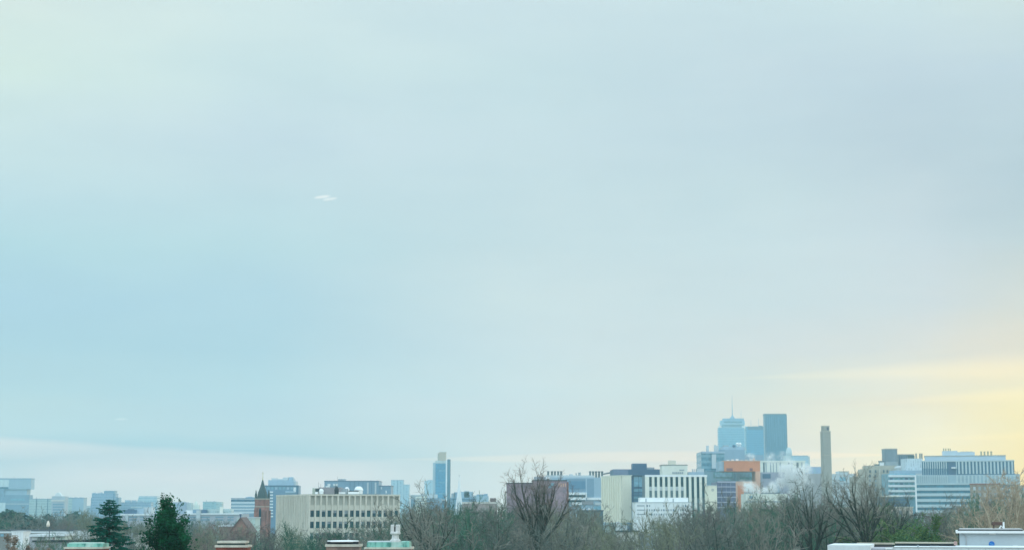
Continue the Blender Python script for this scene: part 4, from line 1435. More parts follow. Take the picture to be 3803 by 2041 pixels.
b.block('roof_block', 3567, 3612, 1675, 1677, D + 8 + dd(3567), 12, M_stone, yaw=YW)
for x in (3644.5, 3657, 3669.5, 3682):
    b.stack('exhaust_stack', x, 1674.5, 1694, D + 12 + dd(x), 0.6, mat('ochre_metal', (0.38, 0.33, 0.2), 0.5, 0.1))
for x in (3505, 3513, 3522, 3529):
    b.stack('exhaust_stack', x, 1664, 1674, D + 12 + dd(x), 0.4, mat('ochre_metal', (0.38, 0.33, 0.2)))
b.block('lower_wing', 3767, 3787, 1758, 1763.2, D + 3 + dd(3767), 16, M_pale, yaw=YW)

b = Bd('brick_apartments', 'brown brick apartment house behind bare trees at the foot of the striped research building', 'apartment house', 3660, 760)
f = b.block('wall', 3604, 3716, 1797, None, 760, 18, brick_mat('faded_brown_brick', (0.27, 0.21, 0.16), (0.33, 0.26, 0.20), (0.34, 0.30, 0.25), 2.0), yaw=-16)
b.coping(f, mat('dull_red_trim', (0.30, 0.12, 0.10), 0.8), 0.4, 0.2)
for k in range(5):
    for j in range(5):
        x = 3614 + j * 20
        b.band('window', f, x, x + 9, 1806 + k * 23, 1819 + k * 23, M_grey if (k + j) % 3 else M_grey_l, 0.12)

b = Bd('parking_structure', 'dark teal flat walled building above the arcaded tan wall at right', 'building', 3320, 800)
f = b.block('wall', 3268, 3378, 1843, None, 800, 20, mat('dark_teal_wall', (0.09, 0.15, 0.17), 0.5, 0.15))
b.band('roof_fascia', f, 3266, 3340, 1839, 1843.5, M_cream_w, 0.4)
for k in range(3):
    b.band('window_band', f, 3270, 3376, 1852 + k * 11, 1856 + k * 11, M_blue_d, 0.15)
b = Bd('school_building', 'long tan arcaded school wall glimpsed through bare branches at right', 'school', 3280, 700)
f = b.block('wall', 3150, 3390, 1883, None, 700, 16, mat('pink_tan_wall', (0.50, 0.43, 0.36), 0.8, 0.1, 0.2))
b.coping(f, M_ledge, 0.4, 0.3)
for k in range(9):
    s0, z0 = f.sz(3164 + k * 25, 1915)
    s1, z1 = f.sz(3177 + k * 25, 1893)
    mb = MB()
    wd = s1 - s0
    pts = [(0, z0 - 4), (wd, z0 - 4), (wd, z1 - wd / 2)] + [(wd / 2 + wd / 2 * math.cos(a), z1 - wd / 2 + wd / 2 * math.sin(a)) for a in [math.pi * q / 6 for q in range(1, 6)]] + [(0, z1 - wd / 2)]
    n = len(pts)
    mb.add([f.at(s0 + t, 0.06) + (z,) for t, z in pts] + [f.at(s0 + t, -0.05) + (z,) for t, z in pts],
           [tuple(range(n))] + [(i, n + i, n + (i + 1) % n, (i + 1) % n) for i in range(n)])
    b.out(mb, 'arch_window', mat('dull_arch_glass', (0.14, 0.15, 0.15), 0.4, 0.3, 0.4))
b = Bd('brick_apartments', 'tall pale apartment end behind the bare trees at the far right edge', 'apartment house', 3800, 900)
f = b.block('wall', 3790, 3860, 1800, None, 900, 18, M_stone)
for k in range(4):
    b.band('window_band', f, 3792, 3858, 1810 + k * 20, 1818 + k * 20, M_grey, 0.15)

# small white house among the trees in the middle
b = Bd('white_house', 'small white house with a dark flat roof among treetops below the cream ribbed block', 'house', 2350, 450)
f = b.block('wall', 2296, 2372, 1973, None, 450, 10, mat('off_white_wall', (0.6, 0.6, 0.54), 0.8, 0.1))
b.coping(f, M_slate, 0.3, 0.3)
b.block('side_wing', 2372, 2424, 1979, None, 451, 8, M_grey)
b.block('roof_chimney', 2408, 2417, 1966, 1979.5, 452, 1, M_cream)
# ------------------------------------------------------------------ trees
def bark(name, a, bcol):
    m = bpy.data.materials.new(name)
    m.use_nodes = True
    t = NT(m.node_tree)
    tc = t.n('ShaderNodeTexCoord').outputs['Object']
    n = t.noise(t.mapping(tc, (1, 1, 0.3)), 1.3, 4, 0.65)
    oi = t.n('ShaderNodeObjectInfo').outputs['Random']
    c = t.mix(t.mr(n, 0.3, 0.7), a, bcol)
    c = t.mix(1.0, c, t.mix(oi, (0.62, 0.72, 0.70), (1.4, 1.25, 1.22)), 'MULTIPLY')
    b = t.n('ShaderNodeBsdfPrincipled')
    t.link(c, b.inputs['Base Color'])
    b.inputs['Roughness'].default_value = 0.9
    b.inputs['Specular IOR Level'].default_value = 0.15
    o = t.n('ShaderNodeOutputMaterial')
    t.link(b.outputs[0], o.inputs[0])
    return m


def leafm(name, a, bcol, trans=0.25):
    m = bpy.data.materials.new(name)
    m.use_nodes = True
    t = NT(m.node_tree)
    tc = t.n('ShaderNodeTexCoord').outputs['Object']
    n = t.noise(tc, 0.9, 3, 0.6)
    n2 = t.noise(tc, 7.0, 2, 0.6)
    c = t.mix(t.mr(t.m('ADD', t.m('MULTIPLY', n, 0.6), t.m('MULTIPLY', n2, 0.4)), 0.35, 0.65), a, bcol)
    b = t.n('ShaderNodeBsdfPrincipled')
    t.link(c, b.inputs['Base Color'])
    b.inputs['Roughness'].default_value = 0.7
    b.inputs['Specular IOR Level'].default_value = 0.1
    tr = t.n('ShaderNodeBsdfTranslucent')
    t.link(c, tr.inputs['Color'])
    mx = t.n('ShaderNodeMixShader')
    mx.inputs[0].default_value = trans
    t.link(b.outputs[0], mx.inputs[1])
    t.link(tr.outputs[0], mx.inputs[2])
    o = t.n('ShaderNodeOutputMaterial')
    t.link(mx.outputs[0], o.inputs[0])
    return m


B_dark = bark('dark_bark', (0.028, 0.045, 0.038), (0.060, 0.075, 0.060))
B_grey = bark('grey_bark', (0.065, 0.085, 0.075), (0.12, 0.14, 0.12))
B_twig = bark('olive_twigs', (0.125, 0.155, 0.105), (0.215, 0.238, 0.168))
B_twig_d = bark('grey_brown_twigs', (0.112, 0.132, 0.112), (0.200, 0.208, 0.178))
B_russet = bark('russet_twigs', (0.125, 0.105, 0.098), (0.20, 0.165, 0.15))
B_twig_g = bark('greenish_twigs', (0.030, 0.105, 0.070), (0.080, 0.180, 0.115))
B_pale = bark('pale_sycamore_bark', (0.34, 0.31, 0.23), (0.52, 0.47, 0.36))
L_dark = leafm('dark_evergreen_leaf', (0.001, 0.042, 0.020), (0.012, 0.110, 0.045))
L_spruce = leafm('spruce_needles', (0.001, 0.085, 0.058), (0.016, 0.160, 0.105), 0.15)
L_yellow = leafm('budding_leaf', (0.055, 0.15, 0.055), (0.16, 0.24, 0.085), 0.35)
L_rust = leafm('dry_rust_leaf', (0.21, 0.15, 0.105), (0.30, 0.22, 0.155), 0.3)
L_pine = leafm('dull_evergreen', (0.02, 0.07, 0.055), (0.05, 0.10, 0.075), 0.1)


def grow(seed, H, spread=0.34, vase=0.5, fork=0.34, limbs=5, tw=1.0, r0=0.32, lean=0.0, twig_r=0.013, n_sub=6, n_tw=6, up=0.04, ang=(0.5, 1.05), fine=5):
    """trunk + limbs mesh and twig crown mesh of a bare tree of height H"""
    rnd = random.Random(seed)
    A, C = MB(), MB()

    def rv():
        return Vector((rnd.gauss(0, 1), rnd.gauss(0, 1), rnd.gauss(0, 1)))

    def path(p, d, L, n, wob, upw):
        pts = [p.copy()]
        d = d.normalized()
        for i in range(n):
            d = (d + rv() * wob + Vector((0, 0, upw))).normalized()
            p = p + d * (L / n)
            pts.append(p.copy())
        return pts, d

    def side(d, an):
        o = d.orthogonal().normalized()
        o.rotate(Matrix.Rotation(rnd.uniform(0, 2 * math.pi), 3, d))
        return (d * math.cos(an) + o * math.sin(an)).normalized()

    fz = H * fork
    tp, td = path(Vector((0, 0, -0.3)), Vector((lean, 0, 1)), fz + 0.3, 6, 0.035, 0.05)
    A.tube(tp, [r0 * (1.25 - 0.35 * i / 6) for i in range(7)], 8)
    top = tp[-1]
    for k in range(limbs):
        az = 2 * math.pi * (k + rnd.uniform(-0.3, 0.3)) / limbs
        out = rnd.uniform(0.45, 1.2) * vase if k else 0.08
        d = Vector((math.cos(az) * out, math.sin(az) * out, 1)).normalized()
        st = top if k == 0 else tp[-1].lerp(tp[-2], rnd.uniform(0, 1.0))
        # a dome: leaning limbs end lower than the upright ones
        L = (H * 0.93 - st.z) * rnd.uniform(0.80, 0.97) * (1.0 - 0.10 * out)
        lp, ld = path(st, d, L, 8, 0.085, up)
        rr = r0 * rnd.uniform(0.44, 0.60)
        A.tube(lp, [rr * (1 - 0.94 * i / 8) for i in range(9)], 6)
        for j in range(n_sub):
            q = (j + rnd.uniform(0.2, 0.9)) / n_sub * 0.82 + 0.13
            i0 = min(7, int(q * 8))
            base = lp[i0].lerp(lp[i0 + 1], q * 8 - i0)
            dd = (lp[i0 + 1] - lp[i0]).normalized()
            sd_ = side(dd, rnd.uniform(*ang))
            sl = H * spread * rnd.uniform(0.5, 0.95) * (1.05 - 0.68 * q)
            sp, sdir = path(base, sd_, sl, 5, 0.12, up)
            sr = rr * (1 - 0.85 * q) * 0.5 + 0.010
            (A if sr > 0.05 else C).tube(sp, [sr * (1 - 0.8 * i / 5) for i in range(6)], 4, False)
            for b_ in range(int(n_tw * tw)):
                q2 = rnd.uniform(0.12, 1.0)
                i1 = min(4, int(q2 * 5))
                b2 = sp[i1].lerp(sp[i1 + 1], q2 * 5 - i1)
                d2 = side((sp[i1 + 1] - sp[i1]).normalized(), rnd.uniform(0.45, 1.0))
                l2 = sl * rnd.uniform(0.25, 0.5)
                p2, e2 = path(b2, d2, l2, 3, 0.2, up)
                C.tube(p2, [twig_r * 1.8, twig_r * 1.5, twig_r * 1.1, twig_r * 0.7], 3, False)
                for c_ in range(fine):
                    q3 = rnd.uniform(0.15, 1.0)
                    i2 = min(2, int(q3 * 3))
                    b3 = p2[i2].lerp(p2[i2 + 1], q3 * 3 - i2)
                    d3 = side((p2[i2 + 1] - p2[i2]).normalized(), rnd.uniform(0.4, 1.0))
                    p3, _ = path(b3, d3, l2 * rnd.uniform(0.3, 0.65), 2, 0.2, up)
                    C.tube(p3, [twig_r, twig_r * 0.85, twig_r * 0.45], 3, False)
    # bring the whole tree to exactly the height asked for
    zs = sorted(v[2] for v in C.v)
    k = H / zs[int(len(zs) * 0.965)]
    for m_ in (A, C):
        m_.v = [(x, y, z * k) for x, y, z in m_.v]
    return A, C


def as_mesh(mb_, name, m):
    me = bpy.data.meshes.new(name)
    me.from_pydata(mb_.v, [], mb_.f)
    me.materials.append(m)
    me.update()
    return me


def leaf_quads(rnd, mb_, p, size, n, rad, flat=1.0):
    for _ in range(n):
        c = p + Vector((rnd.gauss(0, rad), rnd.gauss(0, rad), rnd.gauss(0, rad * flat)))
        a = Vector((rnd.gauss(0, 1), rnd.gauss(0, 1), rnd.gauss(0, 0.7))).normalized()
        u = a.orthogonal().normalized()
        s = size * rnd.uniform(0.6, 1.3)
        u *= s * 0.42
        a *= s
        mb_.add([c - a * 0.5, c + u, c + a * 0.5, c - u], [(0, 1, 2, 3)])


def plant(name, px, D, h, mT, mC, h0, rot, label, cat='tree', group=None, wide=1.0, extra=None, base=0.0):
    x, _ = ray(px, 1950)
    e = bpy.data.objects.new(name, None)
    e.location = (x * D, D, base)
    e.rotation_euler = (0, 0, rot)
    s = h / h0
    e.scale = (s * wide, s * wide, s)
    e.empty_display_size = 1
    col.objects.link(e)
    tag(e, label, cat, group)
    for nm, me in (('trunk', mT), ('crown', mC)) + (tuple(extra) if extra else ()):
        if me is None:
            continue
        o = bpy.data.objects.new(nm, me)
        col.objects.link(o)
        o.parent = e
    return e


H0 = 18.0
VAR = []
for k in range(9):
    sp, vase, fork = [(0.36, 0.62, 0.30), (0.40, 0.80, 0.26), (0.32, 0.48, 0.36), (0.42, 0.90, 0.28), (0.36, 0.66, 0.22), (0.38, 0.56, 0.32), (0.34, 0.72, 0.3), (0.40, 0.7, 0.34), (0.37, 0.85, 0.25)][k]
    A, C = grow(100 + k, H0, sp, vase, fork, 6, 1.0, 0.26, twig_r=0.016, n_sub=8, n_tw=8)
    VAR.append((as_mesh(A, 'bare_trunk', B_dark if k % 2 else B_grey), as_mesh(C, 'bare_crown', [B_twig, B_twig_d, B_twig, B_twig_g, B_twig_d, B_twig, B_twig_g, B_russet, B_twig_d][k])))
# thinner stock for far away
FAR = []
for k in range(4):
    A, C = grow(300 + k, H0, 0.40, 0.75, 0.26, 6, 1.0, 0.3, twig_r=0.03, n_sub=6, n_tw=6)
    FAR.append((as_mesh(A, 'far_trunk', B_grey), as_mesh(C, 'far_crown', [B_twig_d, B_twig, B_twig_d, B_twig_g][k])))

rnd = random.Random(77)
ZONES = [   # photo columns, label
    (0, 350, 'bare grey tree in the hazy wood behind the long white roofed building', 'hazy wood on the left'),
    (340, 870, 'bare tree in the scrub between the two evergreens and the steep brick gable', 'scrub left of the steeple'),
    (870, 1500, 'bare tree in the thicket at the foot of the beige concrete block', 'thicket below the concrete block'),
    (1500, 1900, 'bare olive grey tree in the wood right of the copper capped chimney', 'wood right of the copper chimney'),
    (1900, 2260, 'bare olive grey tree packed around the tall bare tree', 'wood around the tall bare tree'),
    (2260, 2620, 'bare grey tree in the belt below the white slit windowed hospital', 'belt below the white hospital'),
    (2620, 3060, 'bare tree in the belt below the orange block and the steam', 'belt below the orange block'),
    (3060, 3480, 'bare tree in the belt below the tan stone hospital', 'belt below the stone hospital'),
    (3480, 3860, 'bare tree in the belt below the striped research building', 'belt below the research building'),
]


def zone(px):
    for a, b_, l, g in ZONES:
        if a <= px < b_:
            return l, g
    return ZONES[-1][2:] if px > 1900 else ZONES[0][2:]


def y_top(px):
    """height in the photo of the treetop line of the wood, by column"""
    P = [(0, 1905), (340, 1925), (480, 1955), (700, 1960), (850, 1975), (940, 1975), (1060, 1978), (1150, 1990), (1300, 1978), (1430, 1955), (1500, 1910), (1560, 1888), (1700, 1885), (1800, 1885),
         (1900, 1900), (2060, 1908), (2140, 1896), (2205, 1912), (2240, 1972), (2300, 1994), (2370, 1985), (2405, 1945), (2520, 1930), (2620, 1895), (2760, 1885), (2900, 1868), (3060, 1872), (3200, 1885), (3300, 1925), (3440, 1925), (3560, 1890), (3720, 1865), (3803, 1860)]
    for (a, ya), (b_, yb) in zip(P, P[1:]):
        if a <= px <= b_:
            return ya + (yb - ya) * (px - a) / (b_ - a)
    return 1900


n_t = 0
for D, step, jit in ((175, 190, 60), (225, 145, 45), (285, 115, 36), (360, 92, 28), (450, 72, 24), (550, 60, 20)):
    px = -60 + rnd.uniform(0, step)
    while px < 3870:
        q = px + rnd.uniform(-jit, jit) * 0.6
        d = D + rnd.uniform(-0.06, 0.06) * D
        px += step * rnd.uniform(0.8, 1.2)
        ok = True
        if q < 1490:
            # open ground on the left: roofs and the concrete block stand here
            if D < 280 and not 1000 < q < 1490:
                ok = D > 200 and rnd.random() < 0.45 and q > 440
            if q < 345:
                ok = ok and D >= 550
            if 1000 < q < 1482 and D > 520:
                ok = False
            if D == 175:
                ok = False
        if 3540 < q and D < 200:
            ok = False
        if 2960 < q < 3540 and D == 175:
            ok = False
        if not ok:
            continue
        # the height each tree really reaches at this spot
        yt = y_top(min(max(q, 0), 3803)) + rnd.uniform(-20, 16) + (8 if D < 240 else 0)
        h = HC + ray(q, yt)[1] * d
        h = min(max(h, 9.0), 23.5)
        v = VAR[rnd.randrange(len(VAR))]
        l, g = zone(q)
        plant('bare_tree', q, d, h, v[0], v[1], H0, rnd.uniform(0, 6.28), l, 'tree', g, rnd.uniform(0.9, 1.25) * (H0 / h) ** 0.5)
        n_t += 1

# hazy wood on the far left and further belts in the distance
for D, step in ((700, 46), (860, 42), (1050, 36)):
    px = -40
    while px < 3870:
        q = px + rnd.uniform(-12, 12)
        px += step * rnd.uniform(0.8, 1.25) * (1 if q < 1000 else 1.4)
        if (900 < q < 1500) or (D > 700 and 1860 < q) or (1480 < q < 1900 and D == 1050) or (q > 2280 and D == 700 and q < 3000 and rnd.random() < 0.3):
            continue
        if 3150 < q < 3400 and D == 700:
            continue
        d = D + rnd.uniform(-40, 40)
        if q > 1860:
            d = 640 + rnd.uniform(-25, 20)
        yt = {True: 1908, False: 1935}[q < 345] + rnd.uniform(-8, 22)
        if q > 1480:
            yt = y_top(min(q, 3803)) + rnd.uniform(0, 30)
        h = min(max(HC + ray(q, yt)[1] * d, 8), 21)
        v = FAR[rnd.randrange(4)]
        l, g = zone(q)
        plant('bare_tree', q, d, h, v[0], v[1], H0, rnd.uniform(0, 6.28), l, 'tree', g, 1.15)
        n_t += 1

# low scrub in front of the white roofs on the left
for q, d, yt in [(118 + 27 * k + rnd.uniform(-9, 9), rnd.uniform(240, 285), rnd.uniform(2010, 2020)) for k in range(10)]:
    v = VAR[rnd.randrange(len(VAR))]
    plant('bare_tree', q, d, HC + ray(q, yt)[1] * d, v[0], v[1], H0, rnd.uniform(0, 6.28), 'bare grey scrub tree just below the low white roofs at lower left', 'tree', 'scrub below the low white roofs', 1.1)

# named bare trees
A, C = grow(14, 25.5, 0.20, 0.82, 0.60, 9, 1.0, 0.40, twig_r=0.0080, n_sub=9, n_tw=8, up=0.06, ang=(0.4, 0.8), fine=5)
plant('bare_tree', 1994, 200, 25.1, as_mesh(A, 'tall_trunk', B_dark), as_mesh(C, 'tall_crown', bark('brown_grey_twigs', (0.10, 0.10, 0.088), (0.16, 0.15, 0.13))), 25.5, 2.2, 'tallest bare tree, a thick dark trunk with upswept limbs before the mauve brick block', 'tree')
A, C = grow(23, 24, 0.24, 0.85, 0.60, 7, 1.0, 0.38, twig_r=0.012, n_sub=8, n_tw=6, up=0.05, ang=(0.4, 0.85))
vt = as_mesh(A, 'forked_trunk', B_dark); vc = as_mesh(C, 'forked_crown', B_twig_d)
plant('bare_tree', 3172, 180, 24.2, vt, vc, 24, 0.6, 'dark bare tree with a wide V of limbs right of the square stack foot', 'tree')
A, C = grow(31, 23, 0.26, 1.1, 0.58, 8, 1.0, 0.36, twig_r=0.012, n_sub=8, n_tw=6, up=0.05, ang=(0.4, 0.9))
plant('bare_tree', 3020, 190, 23.4, as_mesh(A, 'spreading_trunk', B_dark), as_mesh(C, 'spreading_crown', B_twig_d), 23, 1.1, 'dark many limbed bare tree spreading over the foot of the steam', 'tree')
plant('bare_tree', 3290, 195, 22.0, vt, vc, 24, 2.4, 'leaning bare tree with dark diagonal limbs before the tan arcaded wall', 'tree')
A, C = grow(41, 21.5, 0.30, 0.8, 0.50, 7, 1.0, 0.42, twig_r=0.016, n_sub=9, n_tw=8)
st = as_mesh(A, 'sycamore_trunk', B_pale); scn = as_mesh(C, 'sycamore_crown', bark('tan_twigs', (0.22, 0.20, 0.15), (0.33, 0.29, 0.21)))
plant('sycamore_tree', 3715, 205, 23.0, st, scn, 21.5, 0.4, 'pale barked sycamore with tan branches behind the roof vent pipe', 'tree')
plant('sycamore_tree', 3600, 230, 21.0, st, scn, 21.5, 2.9, 'smaller pale sycamore left of the roof vent pipe in front of the brown apartments', 'tree')
plant('sycamore_tree', 3800, 215, 24.5, st, scn, 21.5, 4.4, 'pale sycamore cut by the right edge above the white roof house', 'tree')
A, C = grow(52, 21.5, 0.34, 0.75, 0.55, 6, 0.9, 0.40, twig_r=0.016, n_sub=7, n_tw=6)
plant('bare_tree', 1600, 195, 21.6, as_mesh(A, 'broad_trunk', B_dark), as_mesh(C, 'broad_crown', B_twig_d), 21.5, 0.2, 'broad bare tree with dark slanting limbs below the tall glass tower', 'tree')

# budding yellow green trees
def budding(seed, H):
    A, C = grow(seed, H, 0.34, 0.7, 0.42, 6, 0.8, 0.22, twig_r=0.014, n_sub=7, n_tw=6)
    r_ = random.Random(seed)
    F = MB()
    step = max(1, len(C.v) // 5200)
    for i in range(0, len(C.v), step):
        leaf_quads(r_, F, Vector(C.v[i]), 0.20, 1, 0.12)
    return as_mesh(A, 'budding_trunk', B_dark), as_mesh(C, 'budding_twigs', B_twig_g), as_mesh(F, 'budding_leaves', L_yellow)
bt = budding(61, 17)
for px, D, h, rot, l in ((3335, 200, 19.4, 0.3, 'largest yellow green budding tree above the black roof edge'),
                         (3262, 190, 18.2, 2.0, 'left yellow green budding tree beside the thin dark trunk'),
                         (3412, 185, 18.2, 4.1, 'right yellow green budding tree beside the dark thicket'),
                         (3365, 175, 17.2, 5.2, 'brightest low budding tree just over the black roof edge')):
    plant('budding_tree', px, D, h, bt[0], bt[1], 17, rot, l, 'tree', None, 1.0, (('foliage', bt[2]),))

# rusty oak clump at the lower left
def rusty(seed, H):
    A, C = grow(seed, H, 0.36, 0.8, 0.25, 6, 0.8, 0.25, twig_r=0.014, n_sub=7, n_tw=6)
    r_ = random.Random(seed)
    F = MB()
    step = max(1, len(C.v) // 14000)
    for i in range(0, len(C.v), step):
        leaf_quads(r_, F, Vector(C.v[i]), 0.22, 1, 0.14)
    return as_mesh(A, 'oak_trunk', B_grey), as_mesh(C, 'oak_twigs', B_twig_d), as_mesh(F, 'oak_leaves', L_rust)
rt = rusty(71, 15)
for px, D, h, rot, l in ((28, 240, 14.3, 0.2, 'rust leaved oak cut by the left edge below the long white roofs'),
                         (58, 262, 14.3, 3.3, 'rust leaved oak in the middle of the clump at the left edge'),
                         (96, 250, 14.2, 1.9, 'rust leaved oak at the right end of the clump, below the white cube')):
    plant('oak_tree', px, D, h, rt[0], rt[1], 15, rot, l, 'tree', None, 1.05, (('foliage', rt[2]),))

# the spruce
def spruce(seed, H, wr):
    r_ = random.Random(seed)
    A, F = MB(), MB()
    A.tube([(0, 0, -0.3), (0.03, 0, H * 0.5), (0, 0, H)], [0.30, 0.17, 0.02], 8)
    z = H - 0.15
    k = 0
    while z > H * 0.18:
        u = (H - z) / H
        nb_ = 4 if u < 0.03 else 7
        for j in range(nb_):
            a = k * 2.4 + 2 * math.pi * j / nb_ + r_.uniform(-0.25, 0.25)
            L = (0.12 + wr * u ** 0.72) * r_.uniform(0.55, 1.15) * (1 + 0.16 * math.sin(a * 2 + 1))
            zj = z + r_.uniform(-0.22, 0.22) * min(1, u * 8)
            dr = r_.uniform(0.26, 0.52)
            pts = []
            rise = 0.28 if u < 0.06 else 0.02
            for i in range(5):
                q = i / 4
                pts.append(Vector((math.cos(a) * L * q, math.sin(a) * L * q, zj + L * (rise * q - dr * q * q + 0.30 * q ** 3))))
            A.tube(pts, [0.03, 0.026, 0.02, 0.014, 0.006], 3, False)
            # hanging sprays along the bough
            ns = int(11 + 19 * L)
            for s_ in range(ns):
                q = r_.uniform(0.12, 1.0)
                i0 = min(3, int(q * 4))
                p = pts[i0].lerp(pts[i0 + 1], q * 4 - i0)
                d = (pts[i0 + 1] - pts[i0]).normalized()
                sdv = d.cross(Vector((0, 0, 1))) * r_.choice((-1, 1))
                v = (d * r_.uniform(0.3, 0.9) + sdv * r_.uniform(0.2, 0.9) + Vector((0, 0, r_.uniform(-0.55, 0.10)))).normalized()
                l = (0.16 + 0.32 * L * 0.5 * (1.1 - q)) * r_.uniform(0.7, 1.2)
                w_ = v.cross(Vector((r_.gauss(0, 1), r_.gauss(0, 1), r_.gauss(0, 1)))).normalized() * 0.045
                e = p + v * l
                F.add([p - w_ * 0.6, p + v * l * 0.5 - w_, e, p + v * l * 0.5 + w_], [(0, 1, 2, 3)])
                for t_ in range(3):
                    p2 = p + v * l * r_.uniform(0.2, 0.9)
                    v2 = (v + Vector((r_.gauss(0, 0.7), r_.gauss(0, 0.7), r_.gauss(-0.25, 0.4)))).normalized()
                    l2 = l * 0.5
                    w2 = v2.cross(Vector((r_.gauss(0, 1), r_.gauss(0, 1), r_.gauss(0, 1)))).normalized() * 0.035
                    F.add([p2 - w2 * 0.6, p2 + v2 * l2 * 0.5 - w2, p2 + v2 * l2, p2 + v2 * l2 * 0.5 + w2], [(0, 1, 2, 3)])
        z -= (0.20 + 0.16 * min(1, u * 6)) * r_.uniform(0.8, 1.2)
        k += 1
    return as_mesh(A, 'spruce_trunk', B_dark), as_mesh(F, 'spruce_foliage', L_spruce)
sT, sF = spruce(5, 21.1, 8.2)
plant('spruce_tree', 405, 140, HC + ray(405, 1852)[1] * 140, sT, sF, 21.1, 0.5, 'blue green spruce with gappy drooping boughs at lower left', 'tree')

# the dense dark broadleaf evergreen: leaf clumps on ascending branches
def evergreen(seed, H, w):
    r_ = random.Random(seed)
    A, F = MB(), MB()
    A.tube([(0, 0, -0.3), (0.05, 0, H * 0.6), (-0.03, 0, H * 0.97)], [0.28, 0.16, 0.03], 8)
    for k in range(520):
        u = r_.random() ** 0.8            # 0 top .. 1 bottom
        z = H - 0.1 - u * H * 0.62
        rad = w * (0.10 + 0.90 * min(1, (u / 0.22)) ** 0.75) * (1.0 - 0.1 * u)
        a = r_.uniform(0, 6.283)
        lobes = 1 + 0.22 * math.sin(3 * a + z * 1.7) + 0.15 * math.sin(5 * a - z * 2.9)
        rr = rad * lobes * r_.uniform(0.35, 1.05)
        p1 = Vector((math.cos(a) * rr, math.sin(a) * rr, z + 0.22 * rr))
        p0 = Vector((0, 0, z - 0.35 * rr))
        pm = p0.lerp(p1, 0.6) - Vector((0, 0, 0.1 * rr))
        A.tube([p0, pm, p1], [0.03, 0.02, 0.008], 3, False)
        nl = 46 if u > 0.06 else 20
        leaf_quads(r_, F, p1, 0.16, nl, 0.16, 0.9)
        leaf_quads(r_, F, pm.lerp(p1, 0.3), 0.18, nl // 2, 0.17, 0.9)
    # a few stray shoots
    for k in range(34):
        u = r_.uniform(0.0, 0.35)
        a = r_.uniform(0, 6.283)
        rad = w * (0.16 + 0.95 * min(1, (u / 0.22)) ** 0.75) * 1.22
        p = Vector((math.cos(a) * rad, math.sin(a) * rad, H - u * H * 0.62 + 0.15))
        A.tube([p * 0.8 + Vector((0, 0, p.z * 0.2 - 0.3)), p], [0.012, 0.006], 3, False)
        leaf_quads(r_, F, p, 0.12, 7, 0.06)
    return as_mesh(A, 'evergreen_trunk', B_dark), as_mesh(F, 'evergreen_foliage', L_dark)
eH = HC + ray(617, 1834)[1] * 105
eT, eF = evergreen(8, eH, 1.38)
plant('evergreen_tree', 623, 105, eH, eT, eF, eH, 0.4, 'dense dark green evergreen with a ragged pointed top', 'tree')

# rounded evergreens in the hazy wood
def round_tree(seed, H, w):
    r_ = random.Random(seed)
    A, F = MB(), MB()
    A.tube([(0, 0, -0.3), (0, 0, H * 0.7)], [0.3, 0.15], 6)
    for k in range(60):
        a, c = r_.uniform(0, 6.283), r_.uniform(-1, 1)
        rr = r_.random() ** 0.4
        q = Vector((math.cos(a) * math.sqrt(1 - c * c) * w * rr, math.sin(a) * math.sqrt(1 - c * c) * w * rr, H * 0.62 + c * H * 0.36 * rr))
        leaf_quads(r_, F, q, 0.9, 38, 0.75, 0.7)
    return as_mesh(A, 'round_trunk', B_grey), as_mesh(F, 'round_foliage', L_pine)
rT = round_tree(15, 14, 5.0)
for px, D, yt, wd, rot, l in ((283, 900, 1901, 1.1, 0.3, 'round dark evergreen rising from the hazy wood below the pale apartments'),
                              (258, 905, 1912, 0.9, 1.7, 'small dark evergreen touching the left of the round one in the hazy wood'),
                              (30, 640, 1897, 1.5, 2.6, 'large teal evergreen at the left edge in front of the stacked block offices'),
                              (66, 660, 1908, 1.1, 4.0, 'second teal evergreen just right of the one at the left edge'),
                              (176, 880, 1910, 0.8, 5.5, 'lone small round evergreen above the hazy wood left of the arched gable block')):
    d = D
    plant('evergreen_tree', px, d, HC + ray(px, yt)[1] * d, rT[0], rT[1], 14, rot, l, 'tree', None, wd)

# ------------------------------------------------------------------ low white roofs on the left
D = 420
b = Bd('low_building', 'long low white flat roofed building at lower left with dark roof line', 'low building', 150, D)
f = b.block('wall', -60, 272, 1970, None, D, 18, mat('grey_brown_wall', (0.24, 0.24, 0.22), 0.8, 0.15))
b.coping(f, M_grey_d, 0.22, 0.25)
b.block('side_wing', 272, 331, 1971, None, D + 1, 14, M_white_r)
b.band('roof_fascia', f, -60, 272, 1971, 1978, M_white_r, 0.35)
for x0, x1 in ((2, 14), (20, 40), (92, 110), (206, 222), (236, 262)):
    b.band('window_band', f, x0, x1, 1980, 1990, M_win_p if x0 < 10 else M_grey, 0.12)
b.block('roof_vent', 139, 144, 1961, 1970, D + 3, 1, M_grey_d)
b = Bd('low_building', 'white cube shaped shed in front of the long low roofs', 'shed', 66, 400)
f = b.block('wall', 45, 88, 1971.5, None, 400, 6, M_white)
b.coping(f, M_white_r, 0.12, 0.12)
for x in (58, 66, 75):
    b.band('panel_joint', f, x - 0.4, x + 0.4, 1973, 1994, M_grey_l, 0.05)
b = Bd('low_building', 'low white slab roof with small white bays below it at lower left', 'low building', 160, 380)
f = b.block('wall', 112, 200, 1990, None, 380, 9, mat('grey_mauve_wall', (0.42, 0.42, 0.45)))
b.block('roof_slab', 110, 203, 1982, 1990, 378.5, 12, M_white_r)
for x0, x1 in ((121, 141), (169, 196)):
    b.band('bay', f, x0, x1, 1992, 2002, M_white, 0.5)
b = Bd('low_building', 'small white gabled annex at the right end of the slab roof', 'low building', 228, 372)
f = b.block('wall', 207, 243, 1988, None, 372, 7, mat('pale_mint_wall', (0.6, 0.66, 0.58), 0.8, 0.08))
